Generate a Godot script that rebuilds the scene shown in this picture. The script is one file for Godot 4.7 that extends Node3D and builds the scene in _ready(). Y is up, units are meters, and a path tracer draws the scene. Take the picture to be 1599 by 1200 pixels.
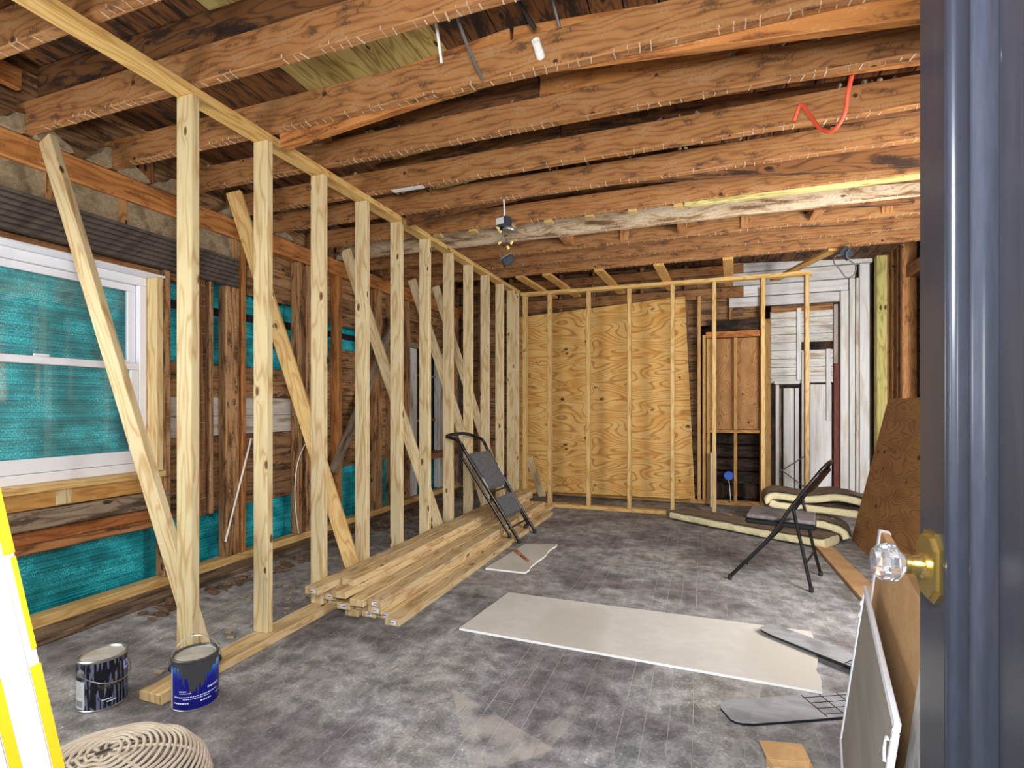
extends Node3D

# Camera-calibrated layout: x right, y up, z = -(distance into the room), metres.

class MB:
	var v := PackedVector3Array()
	var n := PackedVector3Array()
	var u := PackedVector2Array()
	var c := PackedColorArray()
	var tint := Color.WHITE
	var xf := Transform3D()

	func tri(a: Vector3, b: Vector3, d: Vector3, na: Vector3, nb: Vector3, nd: Vector3, ua := Vector2.ZERO, ub := Vector2.ZERO, ud := Vector2.ZERO) -> void:
		if (b - a).cross(d - a).dot(na + nb + nd) > 0.0:
			var t := b; b = d; d = t
			t = nb; nb = nd; nd = t
			var w := ub; ub = ud; ud = w
		v.append(xf * a); v.append(xf * b); v.append(xf * d)
		n.append((xf.basis * na).normalized()); n.append((xf.basis * nb).normalized()); n.append((xf.basis * nd).normalized())
		u.append(ua); u.append(ub); u.append(ud)
		for i in 3: c.append(tint)

	func quad(a: Vector3, b: Vector3, d: Vector3, e: Vector3, nn: Vector3, ua := Vector2.ZERO, ub := Vector2.ZERO, ud := Vector2.ZERO, ue := Vector2.ZERO) -> void:
		tri(a, b, d, nn, nn, nn, ua, ub, ud)
		tri(a, d, e, nn, nn, nn, ua, ud, ue)

	func _uv(p: Vector3, ax: int, L: int, us: Vector2, off: Vector2) -> Vector2:
		if ax == L:
			return Vector2(p[(ax + 1) % 3] / us.x, p[(ax + 2) % 3] / us.y) + off * 1.7
		var o := 3 - ax - L
		return Vector2(p[L] / us.x, p[o] / us.y + ax * 0.37) + off

	func box(size: Vector3, bev := 0.002, us := Vector2(2.4, 0.4), off := Vector2.ZERO, axis := -1) -> void:
		var h := size * 0.5
		bev = minf(bev, minf(h.x, minf(h.y, h.z)) * 0.6)
		var L := axis if axis >= 0 else size.max_axis_index()
		for ax in 3:
			var a := (ax + 1) % 3
			var b := (ax + 2) % 3
			for s in [-1.0, 1.0]:
				var p := []
				for k in [Vector2(-1, -1), Vector2(1, -1), Vector2(1, 1), Vector2(-1, 1)]:
					var q := Vector3.ZERO
					q[ax] = s * h[ax]; q[a] = k.x * (h[a] - bev); q[b] = k.y * (h[b] - bev)
					p.append(q)
				var nn := Vector3.ZERO
				nn[ax] = s
				quad(p[0], p[1], p[2], p[3], nn, _uv(p[0], ax, L, us, off), _uv(p[1], ax, L, us, off), _uv(p[2], ax, L, us, off), _uv(p[3], ax, L, us, off))
			if bev <= 0.0: continue
			for sa in [-1.0, 1.0]:
				for sb in [-1.0, 1.0]:
					var q := []
					for k in [-1.0, 1.0]:
						var f := Vector3.ZERO
						f[ax] = k * (h[ax] - bev); f[a] = sa * h[a]; f[b] = sb * (h[b] - bev)
						var g := Vector3.ZERO
						g[ax] = k * (h[ax] - bev); g[a] = sa * (h[a] - bev); g[b] = sb * h[b]
						q.append(f); q.append(g)
					var nn := Vector3.ZERO
					nn[a] = sa; nn[b] = sb
					var fx := a if a != L else b
					quad(q[0], q[1], q[3], q[2], nn.normalized(), _uv(q[0], fx, L, us, off), _uv(q[1], fx, L, us, off), _uv(q[3], fx, L, us, off), _uv(q[2], fx, L, us, off))
		if bev > 0.0:
			for sx in [-1.0, 1.0]:
				for sy in [-1.0, 1.0]:
					for sz in [-1.0, 1.0]:
						var s := Vector3(sx, sy, sz)
						var nn := s.normalized()
						var i := h - Vector3.ONE * bev
						tri(Vector3(h.x, i.y, i.z) * s, Vector3(i.x, h.y, i.z) * s, Vector3(i.x, i.y, h.z) * s, nn, nn, nn)

	func boxat(x: Transform3D, size: Vector3, bev := 0.0, us := Vector2(2.4, 0.4), off := Vector2.ZERO) -> void:
		var keep := xf
		xf = keep * x
		box(size, bev, us, off)
		xf = keep

	func tube(pts: Array, r: float, sides := 8, caps := true, flat := 1.0) -> void:
		var t0: Vector3 = (pts[1] - pts[0]).normalized()
		var up := Vector3.UP if absf(t0.y) < 0.9 else Vector3.RIGHT
		var side := t0.cross(up).normalized()
		var rings := []
		var norms := []
		var run := 0.0
		var runs := []
		for i in pts.size():
			var t: Vector3 = (pts[mini(i + 1, pts.size() - 1)] - pts[maxi(i - 1, 0)]).normalized()
			side = (side - t * side.dot(t)).normalized()
			var w := t.cross(side).normalized()
			var ring := []
			var rn := []
			for k in sides + 1:
				var a := TAU * k / sides
				var d := side * cos(a) + w * sin(a)
				rn.append(d)
				ring.append(pts[i] + side * cos(a) * r + w * sin(a) * r * flat)
			rings.append(ring); norms.append(rn)
			if i > 0: run += (pts[i] - pts[i - 1]).length()
			runs.append(run)
		for i in pts.size() - 1:
			for k in sides:
				var ua := Vector2(runs[i], float(k) / sides)
				var ub := Vector2(runs[i + 1], float(k) / sides)
				var uc := Vector2(runs[i + 1], float(k + 1) / sides)
				var ud := Vector2(runs[i], float(k + 1) / sides)
				tri(rings[i][k], rings[i + 1][k], rings[i + 1][k + 1], norms[i][k], norms[i + 1][k], norms[i + 1][k + 1], ua, ub, uc)
				tri(rings[i][k], rings[i + 1][k + 1], rings[i][k + 1], norms[i][k], norms[i + 1][k + 1], norms[i][k + 1], ua, uc, ud)
		if caps:
			for e in [0, pts.size() - 1]:
				var nn: Vector3 = (pts[0] - pts[1]).normalized() if e == 0 else (pts[e] - pts[e - 1]).normalized()
				for k in sides:
					tri(pts[e], rings[e][k], rings[e][k + 1], nn, nn, nn)

	func lathe(prof: Array, seg := 32, sx := 1.0, sz := 1.0, facets := false) -> void:
		for i in prof.size() - 1:
			var a: Vector2 = prof[i]
			var b: Vector2 = prof[i + 1]
			var d := b - a
			if d.length() < 1e-6: continue
			var pn := Vector2(d.y, -d.x).normalized()
			for k in seg:
				var t0 := TAU * k / seg
				var t1 := TAU * (k + 1) / seg
				var c0 := Vector3(cos(t0) * sx, 0, sin(t0) * sz)
				var c1 := Vector3(cos(t1) * sx, 0, sin(t1) * sz)
				var n0 := Vector3(cos(t0) / sx * pn.x, pn.y, sin(t0) / sz * pn.x).normalized()
				var n1 := Vector3(cos(t1) / sx * pn.x, pn.y, sin(t1) / sz * pn.x).normalized()
				if facets:
					n0 = (n0 + n1).normalized(); n1 = n0
				var p := [c0 * a.x + Vector3(0, a.y, 0), c1 * a.x + Vector3(0, a.y, 0), c1 * b.x + Vector3(0, b.y, 0), c0 * b.x + Vector3(0, b.y, 0)]
				var u0 := float(k) / seg
				var u1 := float(k + 1) / seg
				if b.x > 1e-6: tri(p[0], p[3], p[2], n0, n0, n1, Vector2(u0, a.y), Vector2(u0, b.y), Vector2(u1, b.y))
				if a.x > 1e-6: tri(p[0], p[2], p[1], n0, n1, n1, Vector2(u0, a.y), Vector2(u1, b.y), Vector2(u1, a.y))

	func prism(poly: PackedVector2Array, t: float, us := Vector2(2.4, 0.4), off := Vector2.ZERO) -> void:
		var idx := Geometry2D.triangulate_polygon(poly)
		for k in range(0, idx.size(), 3):
			var q := [poly[idx[k]], poly[idx[k + 1]], poly[idx[k + 2]]]
			for s in [0.0, 1.0]:
				var nn := Vector3(0, 0, -1 if s == 0.0 else 1)
				tri(Vector3(q[0].x, q[0].y, s * t), Vector3(q[1].x, q[1].y, s * t), Vector3(q[2].x, q[2].y, s * t), nn, nn, nn, q[0] / us + off, q[1] / us + off, q[2] / us + off)
		var cw := Geometry2D.is_polygon_clockwise(poly)
		for i in poly.size():
			var a := poly[i]
			var b := poly[(i + 1) % poly.size()]
			var d := (b - a).normalized()
			var nn := Vector3(d.y, -d.x, 0) * (-1.0 if cw else 1.0)
			quad(Vector3(a.x, a.y, 0), Vector3(b.x, b.y, 0), Vector3(b.x, b.y, t), Vector3(a.x, a.y, t), nn, a / us + off, b / us + off, b / us + off + Vector2(0, t / us.y), a / us + off + Vector2(0, t / us.y))

	func grid(nx: int, ny: int, f: Callable, us := Vector2.ONE, flip := false) -> void:
		var p := []
		for j in ny + 1:
			var row := []
			for i in nx + 1: row.append(f.call(float(i) / nx, float(j) / ny))
			p.append(row)
		var nr := []
		for j in ny + 1:
			var row := []
			for i in nx + 1:
				var dx: Vector3 = p[j][mini(i + 1, nx)] - p[j][maxi(i - 1, 0)]
				var dy: Vector3 = p[mini(j + 1, ny)][i] - p[maxi(j - 1, 0)][i]
				var nn := dx.cross(dy).normalized()
				row.append(-nn if flip else nn)
			nr.append(row)
		for j in ny:
			for i in nx:
				var ua := Vector2(float(i) / nx, float(j) / ny) * us
				var uc := Vector2(float(i + 1) / nx, float(j + 1) / ny) * us
				tri(p[j][i], p[j][i + 1], p[j + 1][i + 1], nr[j][i], nr[j][i + 1], nr[j + 1][i + 1], ua, Vector2(uc.x, ua.y), uc)
				tri(p[j][i], p[j + 1][i + 1], p[j + 1][i], nr[j][i], nr[j + 1][i + 1], nr[j + 1][i], ua, uc, Vector2(ua.x, uc.y))

	func mesh() -> ArrayMesh:
		var m := ArrayMesh.new()
		var a := []
		a.resize(Mesh.ARRAY_MAX)
		a[Mesh.ARRAY_VERTEX] = v; a[Mesh.ARRAY_NORMAL] = n; a[Mesh.ARRAY_TEX_UV] = u; a[Mesh.ARRAY_COLOR] = c
		m.add_surface_from_arrays(Mesh.PRIMITIVE_TRIANGLES, a)
		return m

var rng := RandomNumberGenerator.new()
var M := {}
var counts := {}

func V(x: float, y: float, z: float) -> Vector3: return Vector3(x, y, -z)
func rr(a: float, b: float) -> float: return rng.randf_range(a, b)
func off() -> Vector2: return Vector2(rng.randf(), rng.randf())
func tn(a := 0.88, b := 1.1) -> Color:
	var k := rr(a, b)
	return Color(k * rr(0.98, 1.02), k, k * rr(0.96, 1.03))

func named(o: Node, called: String, parent: Node) -> void:
	var key := str(parent.get_instance_id()) + called
	var k: int = counts.get(key, 0)
	counts[key] = k + 1
	o.name = called if k == 0 else "%s_%03d" % [called, k]

func tag(o: Node, label: String, category: String, group := "") -> Node:
	o.set_meta("label", label); o.set_meta("category", category)
	if group: o.set_meta("group", group)
	return o

func thing(called: String, label: String, category: String, at := Vector3.ZERO, turn := 0.0, group := "") -> Node3D:
	var o := Node3D.new()
	named(o, called, self); add_child(o)
	o.position = at; o.rotation.y = turn
	tag(o, label, category, group)
	return o

func struct(called: String) -> Node3D:
	var o := Node3D.new()
	named(o, called, self); add_child(o)
	o.set_meta("kind", "structure")
	return o

func put(called: String, b: MB, mat: Material, parent: Node3D = self, xf := Transform3D()) -> MeshInstance3D:
	var o := MeshInstance3D.new()
	o.mesh = b.mesh(); o.material_override = mat
	named(o, called, parent); parent.add_child(o)
	o.transform = xf
	return o

func world(parent: Node3D, xf: Transform3D) -> Transform3D:
	return xf if parent == self else parent.global_transform.affine_inverse() * xf

# an axis-aligned board between two corners given as x, y and distance into the room
func bx(parent: Node3D, called: String, x0: float, x1: float, y0: float, y1: float, z0: float, z1: float, mat: Material, tint := Color.WHITE, bev := 0.002, us := Vector2(2.4, 0.4), axis := -1) -> MeshInstance3D:
	var b := MB.new()
	b.tint = tint
	b.box(Vector3(absf(x1 - x0), absf(y1 - y0), absf(z1 - z0)), bev, us, off(), axis)
	return put(called, b, mat, parent, world(parent, Transform3D(Basis(), V((x0 + x1) / 2, (y0 + y1) / 2, (z0 + z1) / 2))))

func frame(a: Vector3, b: Vector3, up := Vector3.UP) -> Transform3D:
	var x := (b - a).normalized()
	var z := x.cross(up).normalized()
	return Transform3D(Basis(x, z.cross(x).normalized(), z), (a + b) / 2)

# a board from a to b: t thick along «up», w wide across
func stick(parent: Node3D, called: String, a: Vector3, b: Vector3, w: float, t: float, mat: Material, tint := Color.WHITE, up := Vector3.UP, bev := 0.002, us := Vector2(2.4, 0.4)) -> MeshInstance3D:
	var m := MB.new()
	m.tint = tint
	m.box(Vector3((b - a).length(), t, w), bev, us, off(), 0)
	return put(called, m, mat, parent, world(parent, frame(a, b, up)))

func curve(pts: Array, n := 6) -> Array:
	var out := []
	for i in pts.size() - 1:
		var p0: Vector3 = pts[maxi(i - 1, 0)]
		var p3: Vector3 = pts[mini(i + 2, pts.size() - 1)]
		for k in n: out.append((pts[i] as Vector3).cubic_interpolate(pts[i + 1], p0, p3, float(k) / n))
	out.append(pts[-1])
	return out

func wire(parent: Node3D, called: String, pts: Array, r: float, mat: Material, sides := 6, smooth := 5) -> MeshInstance3D:
	var b := MB.new()
	var q := curve(pts, smooth) if smooth > 1 else pts
	var base: Vector3 = q[0] if parent == self else Vector3.ZERO
	var l := []
	for p in q: l.append(p - base if parent == self else parent.global_transform.affine_inverse() * p)
	b.tube(l, r, sides)
	return put(called, b, mat, parent, Transform3D(Basis(), base))

# ------------------------------------------------------------------ textures
func noise_bytes(w: int, h: int, freq: float, sd: int, oct := 3, kind := FastNoiseLite.TYPE_SIMPLEX_SMOOTH) -> PackedByteArray:
	var f := FastNoiseLite.new()
	f.seed = sd; f.frequency = freq; f.noise_type = kind
	f.fractal_octaves = oct
	if oct <= 1: f.fractal_type = FastNoiseLite.FRACTAL_NONE
	var im := f.get_seamless_image(w, h)
	im.convert(Image.FORMAT_L8)
	return im.get_data()

func stretch(w: int, h: int, sx: int, sy: int, freq: float, sd: int, oct := 2) -> PackedByteArray:
	var f := FastNoiseLite.new()
	f.seed = sd; f.frequency = freq; f.noise_type = FastNoiseLite.TYPE_SIMPLEX; f.fractal_octaves = oct
	var im := f.get_seamless_image(maxi(w / sx, 4), maxi(h / sy, 4))
	im.convert(Image.FORMAT_L8)
	im.resize(w, h, Image.INTERPOLATE_BILINEAR)
	return im.get_data()

func tex(w: int, h: int, d: PackedByteArray) -> ImageTexture:
	return ImageTexture.create_from_image(Image.create_from_data(w, h, false, Image.FORMAT_RGB8, d))

# sawn wood: rings across v, bent by noise and by knots; stains and dust as blotches with their own shape
func wood(sd: int, light: Color, dark: Color, rings := 9.0, warp := 2.0, knots := 5, stain := Color.BLACK, stain_at := 2.0, dust := Color.WHITE, dust_at := 2.0, W := 1024, H := 256, contrast := 0.75, fine := 1.0, smooth_warp := false) -> ImageTexture:
	var r := RandomNumberGenerator.new()
	r.seed = sd
	var lo := stretch(W, H, 4, 1, 0.012 if not smooth_warp else 0.009, sd, 2 if not smooth_warp else 1)
	var fi := stretch(W, H, 24, 1, 0.35, sd + 1, 2)
	var bl := stretch(W, H, 3, 1, 0.014, sd + 2, 4)
	var sp := noise_bytes(W, H, 0.09, sd + 3, 3)
	var ph := PackedFloat32Array()
	ph.resize(W * H)
	var dk := PackedFloat32Array()
	dk.resize(W * H)
	for k in knots:
		var kx := r.randi_range(0, W - 1)
		var ky := r.randi_range(0, H - 1)
		var R := r.randf_range(5.0, 9.0)
		var amp := r.randf_range(0.8, 1.6)
		for yy in range(int(-R * 5), int(R * 5)):
			for xx in range(int(-R * 7), int(R * 7)):
				var e := (xx * xx) / (R * R * 9.0) + (yy * yy) / (R * R * 4.0)
				if e > 6.0: continue
				var i := posmod(ky + yy, H) * W + posmod(kx + xx, W)
				ph[i] += amp * exp(-e) * signf(yy + 0.5)
				var q := (xx * xx * 0.55 + yy * yy * 1.3) / (R * R)
				if q < 1.6: dk[i] = maxf(dk[i], clampf(1.35 - q, 0.0, 0.9))
	var out := PackedByteArray()
	out.resize(W * H * 3)
	var lr := light.r * 255.0; var lg := light.g * 255.0; var lb := light.b * 255.0
	var xr := (dark.r - light.r) * 255.0; var xg := (dark.g - light.g) * 255.0; var xb := (dark.b - light.b) * 255.0
	var kr := dark.r * 120.0; var kg := dark.g * 95.0; var kb := dark.b * 80.0
	for y in H:
		var base := rings * float(y) / H
		for x in W:
			var i := y * W + x
			var p := base + warp * (lo[i] / 255.0) + ph[i]
			var s := 0.5 + 0.5 * sin(TAU * p)
			s = s * s * s if not smooth_warp else s * s * s * s * s
			var m := clampf(s * contrast + ((fi[i] - 128.0) / 320.0 + (bl[i] - 128.0) / 400.0) * fine, 0.0, 1.0)
			var R := lr + xr * m
			var G := lg + xg * m
			var B := lb + xb * m
			var kn := dk[i]
			if kn > 0.0:
				R += (kr - R) * kn; G += (kg - G) * kn; B += (kb - B) * kn
			var z := bl[i] / 255.0 + (sp[i] - 128.0) / 900.0
			if z > stain_at:
				var t := minf((z - stain_at) * 3.5, 0.7)
				R += (stain.r * 255.0 - R) * t; G += (stain.g * 255.0 - G) * t; B += (stain.b * 255.0 - B) * t
			z = 1.0 - bl[i] / 255.0 + (sp[i] - 128.0) / 300.0
			if z > dust_at:
				var t := minf((z - dust_at) * 1.6, 0.5)
				R += (dust.r * 255.0 - R) * t; G += (dust.g * 255.0 - G) * t; B += (dust.b * 255.0 - B) * t
			out[i * 3] = int(clampf(R, 0, 255)); out[i * 3 + 1] = int(clampf(G, 0, 255)); out[i * 3 + 2] = int(clampf(B, 0, 255))
	return tex(W, H, out)

# two or three blotchy tones with specks
func blotch(sd: int, a: Color, b: Color, cdark: Color, freq := 0.02, speck := Color.WHITE, speck_at := 2.0, W := 256, H := 256, sx := 1) -> ImageTexture:
	var n1 := stretch(W, H, sx, 1, freq, sd, 4)
	var n2 := stretch(W, H, maxi(sx, 1) * 2, 1, freq * 6.0, sd + 1, 3)
	var n3 := noise_bytes(W, H, freq * 0.35, sd + 2, 3)
	var n4 := noise_bytes(W, H, 0.16, sd + 3, 2)
	var out := PackedByteArray()
	out.resize(W * H * 3)
	for i in W * H:
		var m := clampf((n1[i] * 0.55 + n2[i] * 0.45) / 255.0 * 2.2 - 0.6, 0.0, 1.0)
		var col := a.lerp(b, m)
		var d := clampf(n3[i] / 255.0 * 3.2 - 1.75, 0.0, 1.0)
		col = col.lerp(cdark, d * 0.75)
		var z := n4[i] / 255.0 * 0.8 + n1[i] / 255.0 * 0.2
		if z > speck_at: col = col.lerp(speck, clampf((z - speck_at) * 14.0, 0.0, 0.9))
		out[i * 3] = int(col.r * 255.0); out[i * 3 + 1] = int(col.g * 255.0); out[i * 3 + 2] = int(col.b * 255.0)
	return tex(W, H, out)

# woven house wrap: fine lengthwise lines with bright flecks
func teal_tex() -> ImageTexture:
	var W := 1024; var H := 512
	var n1 := stretch(W, H, 256, 1, 0.2, 113, 3)
	var n2 := stretch(W, H, 4, 4, 0.02, 114, 3)
	var n3 := stretch(W, H, 1, 3, 0.2, 115, 2)
	var out := PackedByteArray()
	out.resize(W * H * 3)
	for i in W * H:
		var k := 0.80 + (n1[i] - 128.0) / 255.0 * 0.75 + (n2[i] - 128.0) / 255.0 * 0.3
		var f := clampf((n3[i] + n2[i] * 0.35 - 214.0) / 26.0, 0.0, 1.0)
		out[i * 3] = int(clampf(14.0 * k + f * 90.0, 0, 255)); out[i * 3 + 1] = int(clampf(190.0 * k + f * 70.0, 0, 255)); out[i * 3 + 2] = int(clampf(204.0 * k + f * 66.0, 0, 255))
	return tex(W, H, out)

func scuff_bytes(w: int, h: int) -> PackedByteArray:
	var f := FastNoiseLite.new()
	f.seed = 106; f.frequency = 0.02; f.noise_type = FastNoiseLite.TYPE_SIMPLEX
	f.fractal_type = FastNoiseLite.FRACTAL_RIDGED; f.fractal_octaves = 3
	f.domain_warp_enabled = true; f.domain_warp_amplitude = 60.0; f.domain_warp_frequency = 0.008
	var im := f.get_image(w, h)
	im.convert(Image.FORMAT_L8)
	return im.get_data()

# painted floor, one texture for the whole room: worn patches, drag marks, foot scuffs, plaster dust swept into a wedge
func floor_tex() -> ImageTexture:
	var W := 2048; var H := 2048
	var n1 := noise_bytes(W, H, 0.0035, 101, 4)
	var n2 := stretch(W, H, 5, 1, 0.03, 102, 3)
	var n3 := stretch(W, H, 1, 6, 0.05, 103, 3)
	var n4 := noise_bytes(W, H, 0.22, 104, 2)
	var n5 := noise_bytes(W, H, 0.018, 105, 4)
	var n6 := scuff_bytes(W, H)
	var out := PackedByteArray()
	out.resize(W * H * 3)
	for y in H:
		for x in W:
			var i := y * W + x
			var g := 138.0 + (n2[i] - 128) * 0.10 + (n3[i] - 128) * 0.06 + (n4[i] - 128) * 0.16 + (n5[i] - 128) * 0.22 + (n6[i] - 128) * 0.2
			var p := n1[i] - 128.0
			var dk := clampf((p - 8.0) / 45.0, 0.0, 1.0)
			g *= 1.0 - 0.2 * dk
			if n4[i] > 206: g += (n4[i] - 206) * 3.0 * (1.0 if p < 0.0 else 0.5)
			var warm := clampf((-p - 18.0) / 50.0, 0.0, 1.0)
			out[i * 3] = int(clampf(g * (1.0 + 0.01 * dk + 0.01 * warm), 0, 255)); out[i * 3 + 1] = int(clampf(g * (0.985 - 0.02 * dk), 0, 255)); out[i * 3 + 2] = int(clampf(g * (0.985 - 0.012 * dk - 0.03 * warm), 0, 255))
	var wedges := [[[Vector2(-0.97, 1.95), Vector2(-0.68, 1.5), Vector2(-0.47, 1.72)], 0.7], [[Vector2(-0.62, 1.62), Vector2(-0.50, 1.66), Vector2(-0.42, 2.0), Vector2(-0.47, 2.0)], 0.6]]
	for wd in wedges:
		var poly := PackedVector2Array(wd[0])
		for y in range(int((1.0 - 2.1 / 6.9) * H), int((1.0 - 1.4 / 6.9) * H)):
			for x in range(int((0.5 - 1.05 / 6.9) * W), int((0.5 - 0.35 / 6.9) * W)):
				var q := Vector2((float(x) / W - 0.5) * 6.9, (1.0 - float(y) / H) * 6.9)
				if not Geometry2D.is_point_in_polygon(q, poly): continue
				var i := y * W + x
				var t: float = wd[1] * clampf(0.35 + (n5[i] - 90.0) / 120.0, 0.1, 0.85)
				for c in 3: out[i * 3 + c] = int(lerpf(out[i * 3 + c], [176.0, 168.0, 156.0][c], t))
	return tex(W, H, out)

func mat(t: Texture2D, rough := 0.8, col := Color.WHITE, metal := 0.0) -> StandardMaterial3D:
	var m := StandardMaterial3D.new()
	m.albedo_texture = t; m.albedo_color = col; m.roughness = rough; m.metallic = metal
	m.vertex_color_use_as_albedo = true
	return m

func C(r: int, g: int, b: int) -> Color: return Color(r / 255.0, g / 255.0, b / 255.0)

func make_materials() -> void:
	M.pine = mat(wood(11, C(214, 196, 154), C(184, 152, 102), 7.0, 2.2, 6), 0.7)
	M.pine2 = mat(wood(23, C(212, 180, 120), C(180, 136, 74), 9.0, 3.0, 4), 0.7)
	M.lumber = mat(wood(31, C(214, 190, 145), C(184, 146, 92), 6.0, 2.0, 4, C(140, 120, 95), 0.72), 0.75)
	M.treated = mat(wood(41, C(206, 194, 128), C(160, 144, 78), 6.0, 2.5, 5), 0.75)
	M.joist = mat(wood(51, C(170, 118, 68), C(118, 74, 38), 14.0, 1.5, 4, C(74, 50, 32), 0.74, C(172, 144, 112), 0.68, 2048, 256, 0.6, 0.9), 0.8)
	M.joist_white = mat(wood(57, C(190, 168, 138), C(140, 112, 84), 8.0, 3.0, 4, C(90, 62, 40), 0.62, C(214, 204, 188), 0.5), 0.85)
	M.roof = mat(wood(61, C(124, 80, 40), C(66, 38, 18), 5.0, 3.0, 5, C(34, 21, 13), 0.6), 0.85)
	M.roof_new = mat(wood(67, C(206, 182, 112), C(156, 126, 66), 5.0, 3.0, 5), 0.8)
	M.old = mat(wood(71, C(178, 134, 90), C(112, 76, 45), 9.0, 1.6, 5, C(56, 38, 25), 0.66, C(184, 166, 140), 0.7), 0.85)
	M.orange = mat(wood(77, C(188, 126, 66), C(140, 84, 38), 6.0, 2.0, 4, C(96, 56, 28), 0.74, C(206, 174, 140), 0.74), 0.75)
	M.grey_wood = mat(wood(79, C(150, 134, 114), C(98, 84, 70), 9.0, 2.0, 4, C(66, 52, 40), 0.62, C(196, 188, 176), 0.74), 0.85)
	M.ply = mat(wood(83, C(226, 182, 106), C(164, 108, 44), 19.0, 4.6, 14, C(214, 156, 76), 0.6, C(232, 200, 138), 0.66, 1024, 512, 0.8, 0.5, true), 0.7)
	M.ply_brown = mat(wood(89, C(174, 128, 80), C(124, 80, 42), 12.0, 9.0, 10, C(150, 104, 60), 0.7, C(184, 146, 98), 0.66, 1024, 512, 0.7, 0.5, true), 0.75)
	M.floor = mat(floor_tex(), 0.85)
	M.dust = mat(blotch(107, C(168, 162, 152), C(200, 192, 180), C(110, 102, 96), 0.05), 0.95)
	M.teal = mat(teal_tex(), 0.45)
	M.teal.backlight_enabled = true
	M.teal.backlight = C(10, 120, 130)
	M.gyp = mat(blotch(127, C(190, 186, 178), C(198, 194, 187), C(180, 174, 163), 0.01, C(140, 112, 80), 0.87), 0.9)
	M.gyp_core = mat(null, 0.9, C(238, 236, 230))
	M.wool = mat(blotch(131, C(236, 228, 190), C(222, 210, 164), C(214, 200, 150), 0.06), 1.0)
	M.kraft = mat(blotch(137, C(128, 110, 92), C(112, 96, 80), C(92, 78, 64), 0.02), 0.85)
	M.white = mat(blotch(139, C(222, 222, 222), C(206, 206, 208), C(192, 186, 176), 0.02, C(122, 112, 98), 0.8, 512, 512, 4), 0.7)
	M.peel = mat(blotch(149, C(220, 220, 218), C(200, 198, 192), C(150, 132, 110), 0.03, C(84, 72, 60), 0.74, 512, 512, 8), 0.8)
	M.redwood = mat(blotch(151, C(122, 66, 58), C(98, 50, 44), C(70, 38, 32), 0.05), 0.85)
	M.mortar = mat(blotch(157, C(164, 148, 120), C(136, 120, 94), C(110, 94, 72), 0.06, C(206, 194, 170), 0.74), 0.95)
	M.flute = mat(blotch(163, C(78, 70, 66), C(96, 88, 82), C(56, 48, 44), 0.03, C(160, 152, 144), 0.82, 512, 256, 16), 0.5)
	M.char = mat(wood(167, C(64, 46, 34), C(28, 20, 16), 7.0, 3.0, 2, C(14, 11, 10), 0.55, C(120, 96, 70), 0.74), 0.9)
	M.plaster = mat(null, 0.95, C(212, 190, 160))
	M.vinyl = mat(null, 0.35, C(224, 226, 234))
	M.black = mat(null, 0.3, C(11, 11, 12))
	M.rubber = mat(null, 0.7, C(28, 28, 30))
	M.strap = mat(null, 0.7, C(12, 15, 18))
	M.dark_glass = mat(null, 0.1, C(22, 28, 32))
	M.seat = mat(blotch(173, C(104, 98, 98), C(88, 82, 82), C(74, 68, 68), 0.05), 0.8)
	M.tread = mat(blotch(179, C(104, 106, 108), C(78, 80, 82), C(64, 64, 66), 0.06), 0.7)
	M.steel = mat(null, 0.3, C(190, 190, 188), 0.9)
	M.galv = mat(null, 0.45, C(150, 152, 154), 0.7)
	M.wire_white = mat(null, 0.5, C(220, 214, 204))
	M.wire_grey = mat(null, 0.5, C(92, 90, 88))
	M.wire_yellow = mat(null, 0.45, C(236, 216, 130))
	M.orange_tube = mat(null, 0.4, C(236, 92, 62))
	M.box_dark = mat(null, 0.5, C(40, 46, 58))
	M.label = mat(null, 0.6, C(226, 228, 232))
	M.blue = mat(null, 0.4, C(18, 84, 190))
	M.pipe = mat(null, 0.4, C(232, 230, 226))
	M.navy = mat(blotch(181, C(34, 38, 47), C(39, 43, 53), C(29, 32, 40), 0.01, C(120, 126, 136), 0.88), 0.22)
	M.brass = mat(null, 0.25, C(200, 176, 108), 0.95)
	M.crystal = mat(null, 0.02, Color(0.97, 0.98, 1.0, 0.04))
	M.crystal.vertex_color_use_as_albedo = false
	M.crystal.refraction_enabled = true
	M.crystal.refraction_scale = 0.05
	M.pane = mat(null, 0.03, Color(0.6, 0.8, 0.8, 0.06))
	M.pane.vertex_color_use_as_albedo = false
	M.pane.metallic_specular = 0.8
	M.pane.transparency = BaseMaterial3D.TRANSPARENCY_ALPHA
	M.mesh = mat(blotch(187, C(142, 136, 126), C(150, 144, 134), C(130, 124, 114), 0.02), 0.8)
	M.board = mat(blotch(191, C(196, 158, 112), C(186, 146, 100), C(170, 130, 88), 0.02), 0.75)
	M.card = mat(blotch(193, C(204, 164, 112), C(192, 150, 98), C(178, 138, 90), 0.02), 0.85)
	M.brush = mat(blotch(197, C(206, 204, 200), C(184, 182, 178), C(160, 152, 140), 0.05, C(236, 236, 234), 0.8, 512, 512, 16), 0.6)
	M.yellow = mat(null, 0.55, C(212, 150, 10))
	M.blade = mat(blotch(199, C(140, 141, 143), C(158, 159, 160), C(118, 118, 120), 0.015, C(40, 38, 38), 0.83, 512, 512, 6), 0.6)
	M.black_plastic = mat(null, 0.5, C(14, 14, 15))
	M.rattan = mat(blotch(211, C(220, 212, 200), C(198, 182, 160), C(176, 152, 122), 0.08), 0.7)
	M.paint_grey = mat(null, 0.35, C(66, 66, 68))
	M.lid = mat(blotch(223, C(168, 164, 154), C(180, 176, 168), C(150, 146, 136), 0.02), 0.45)
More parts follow.
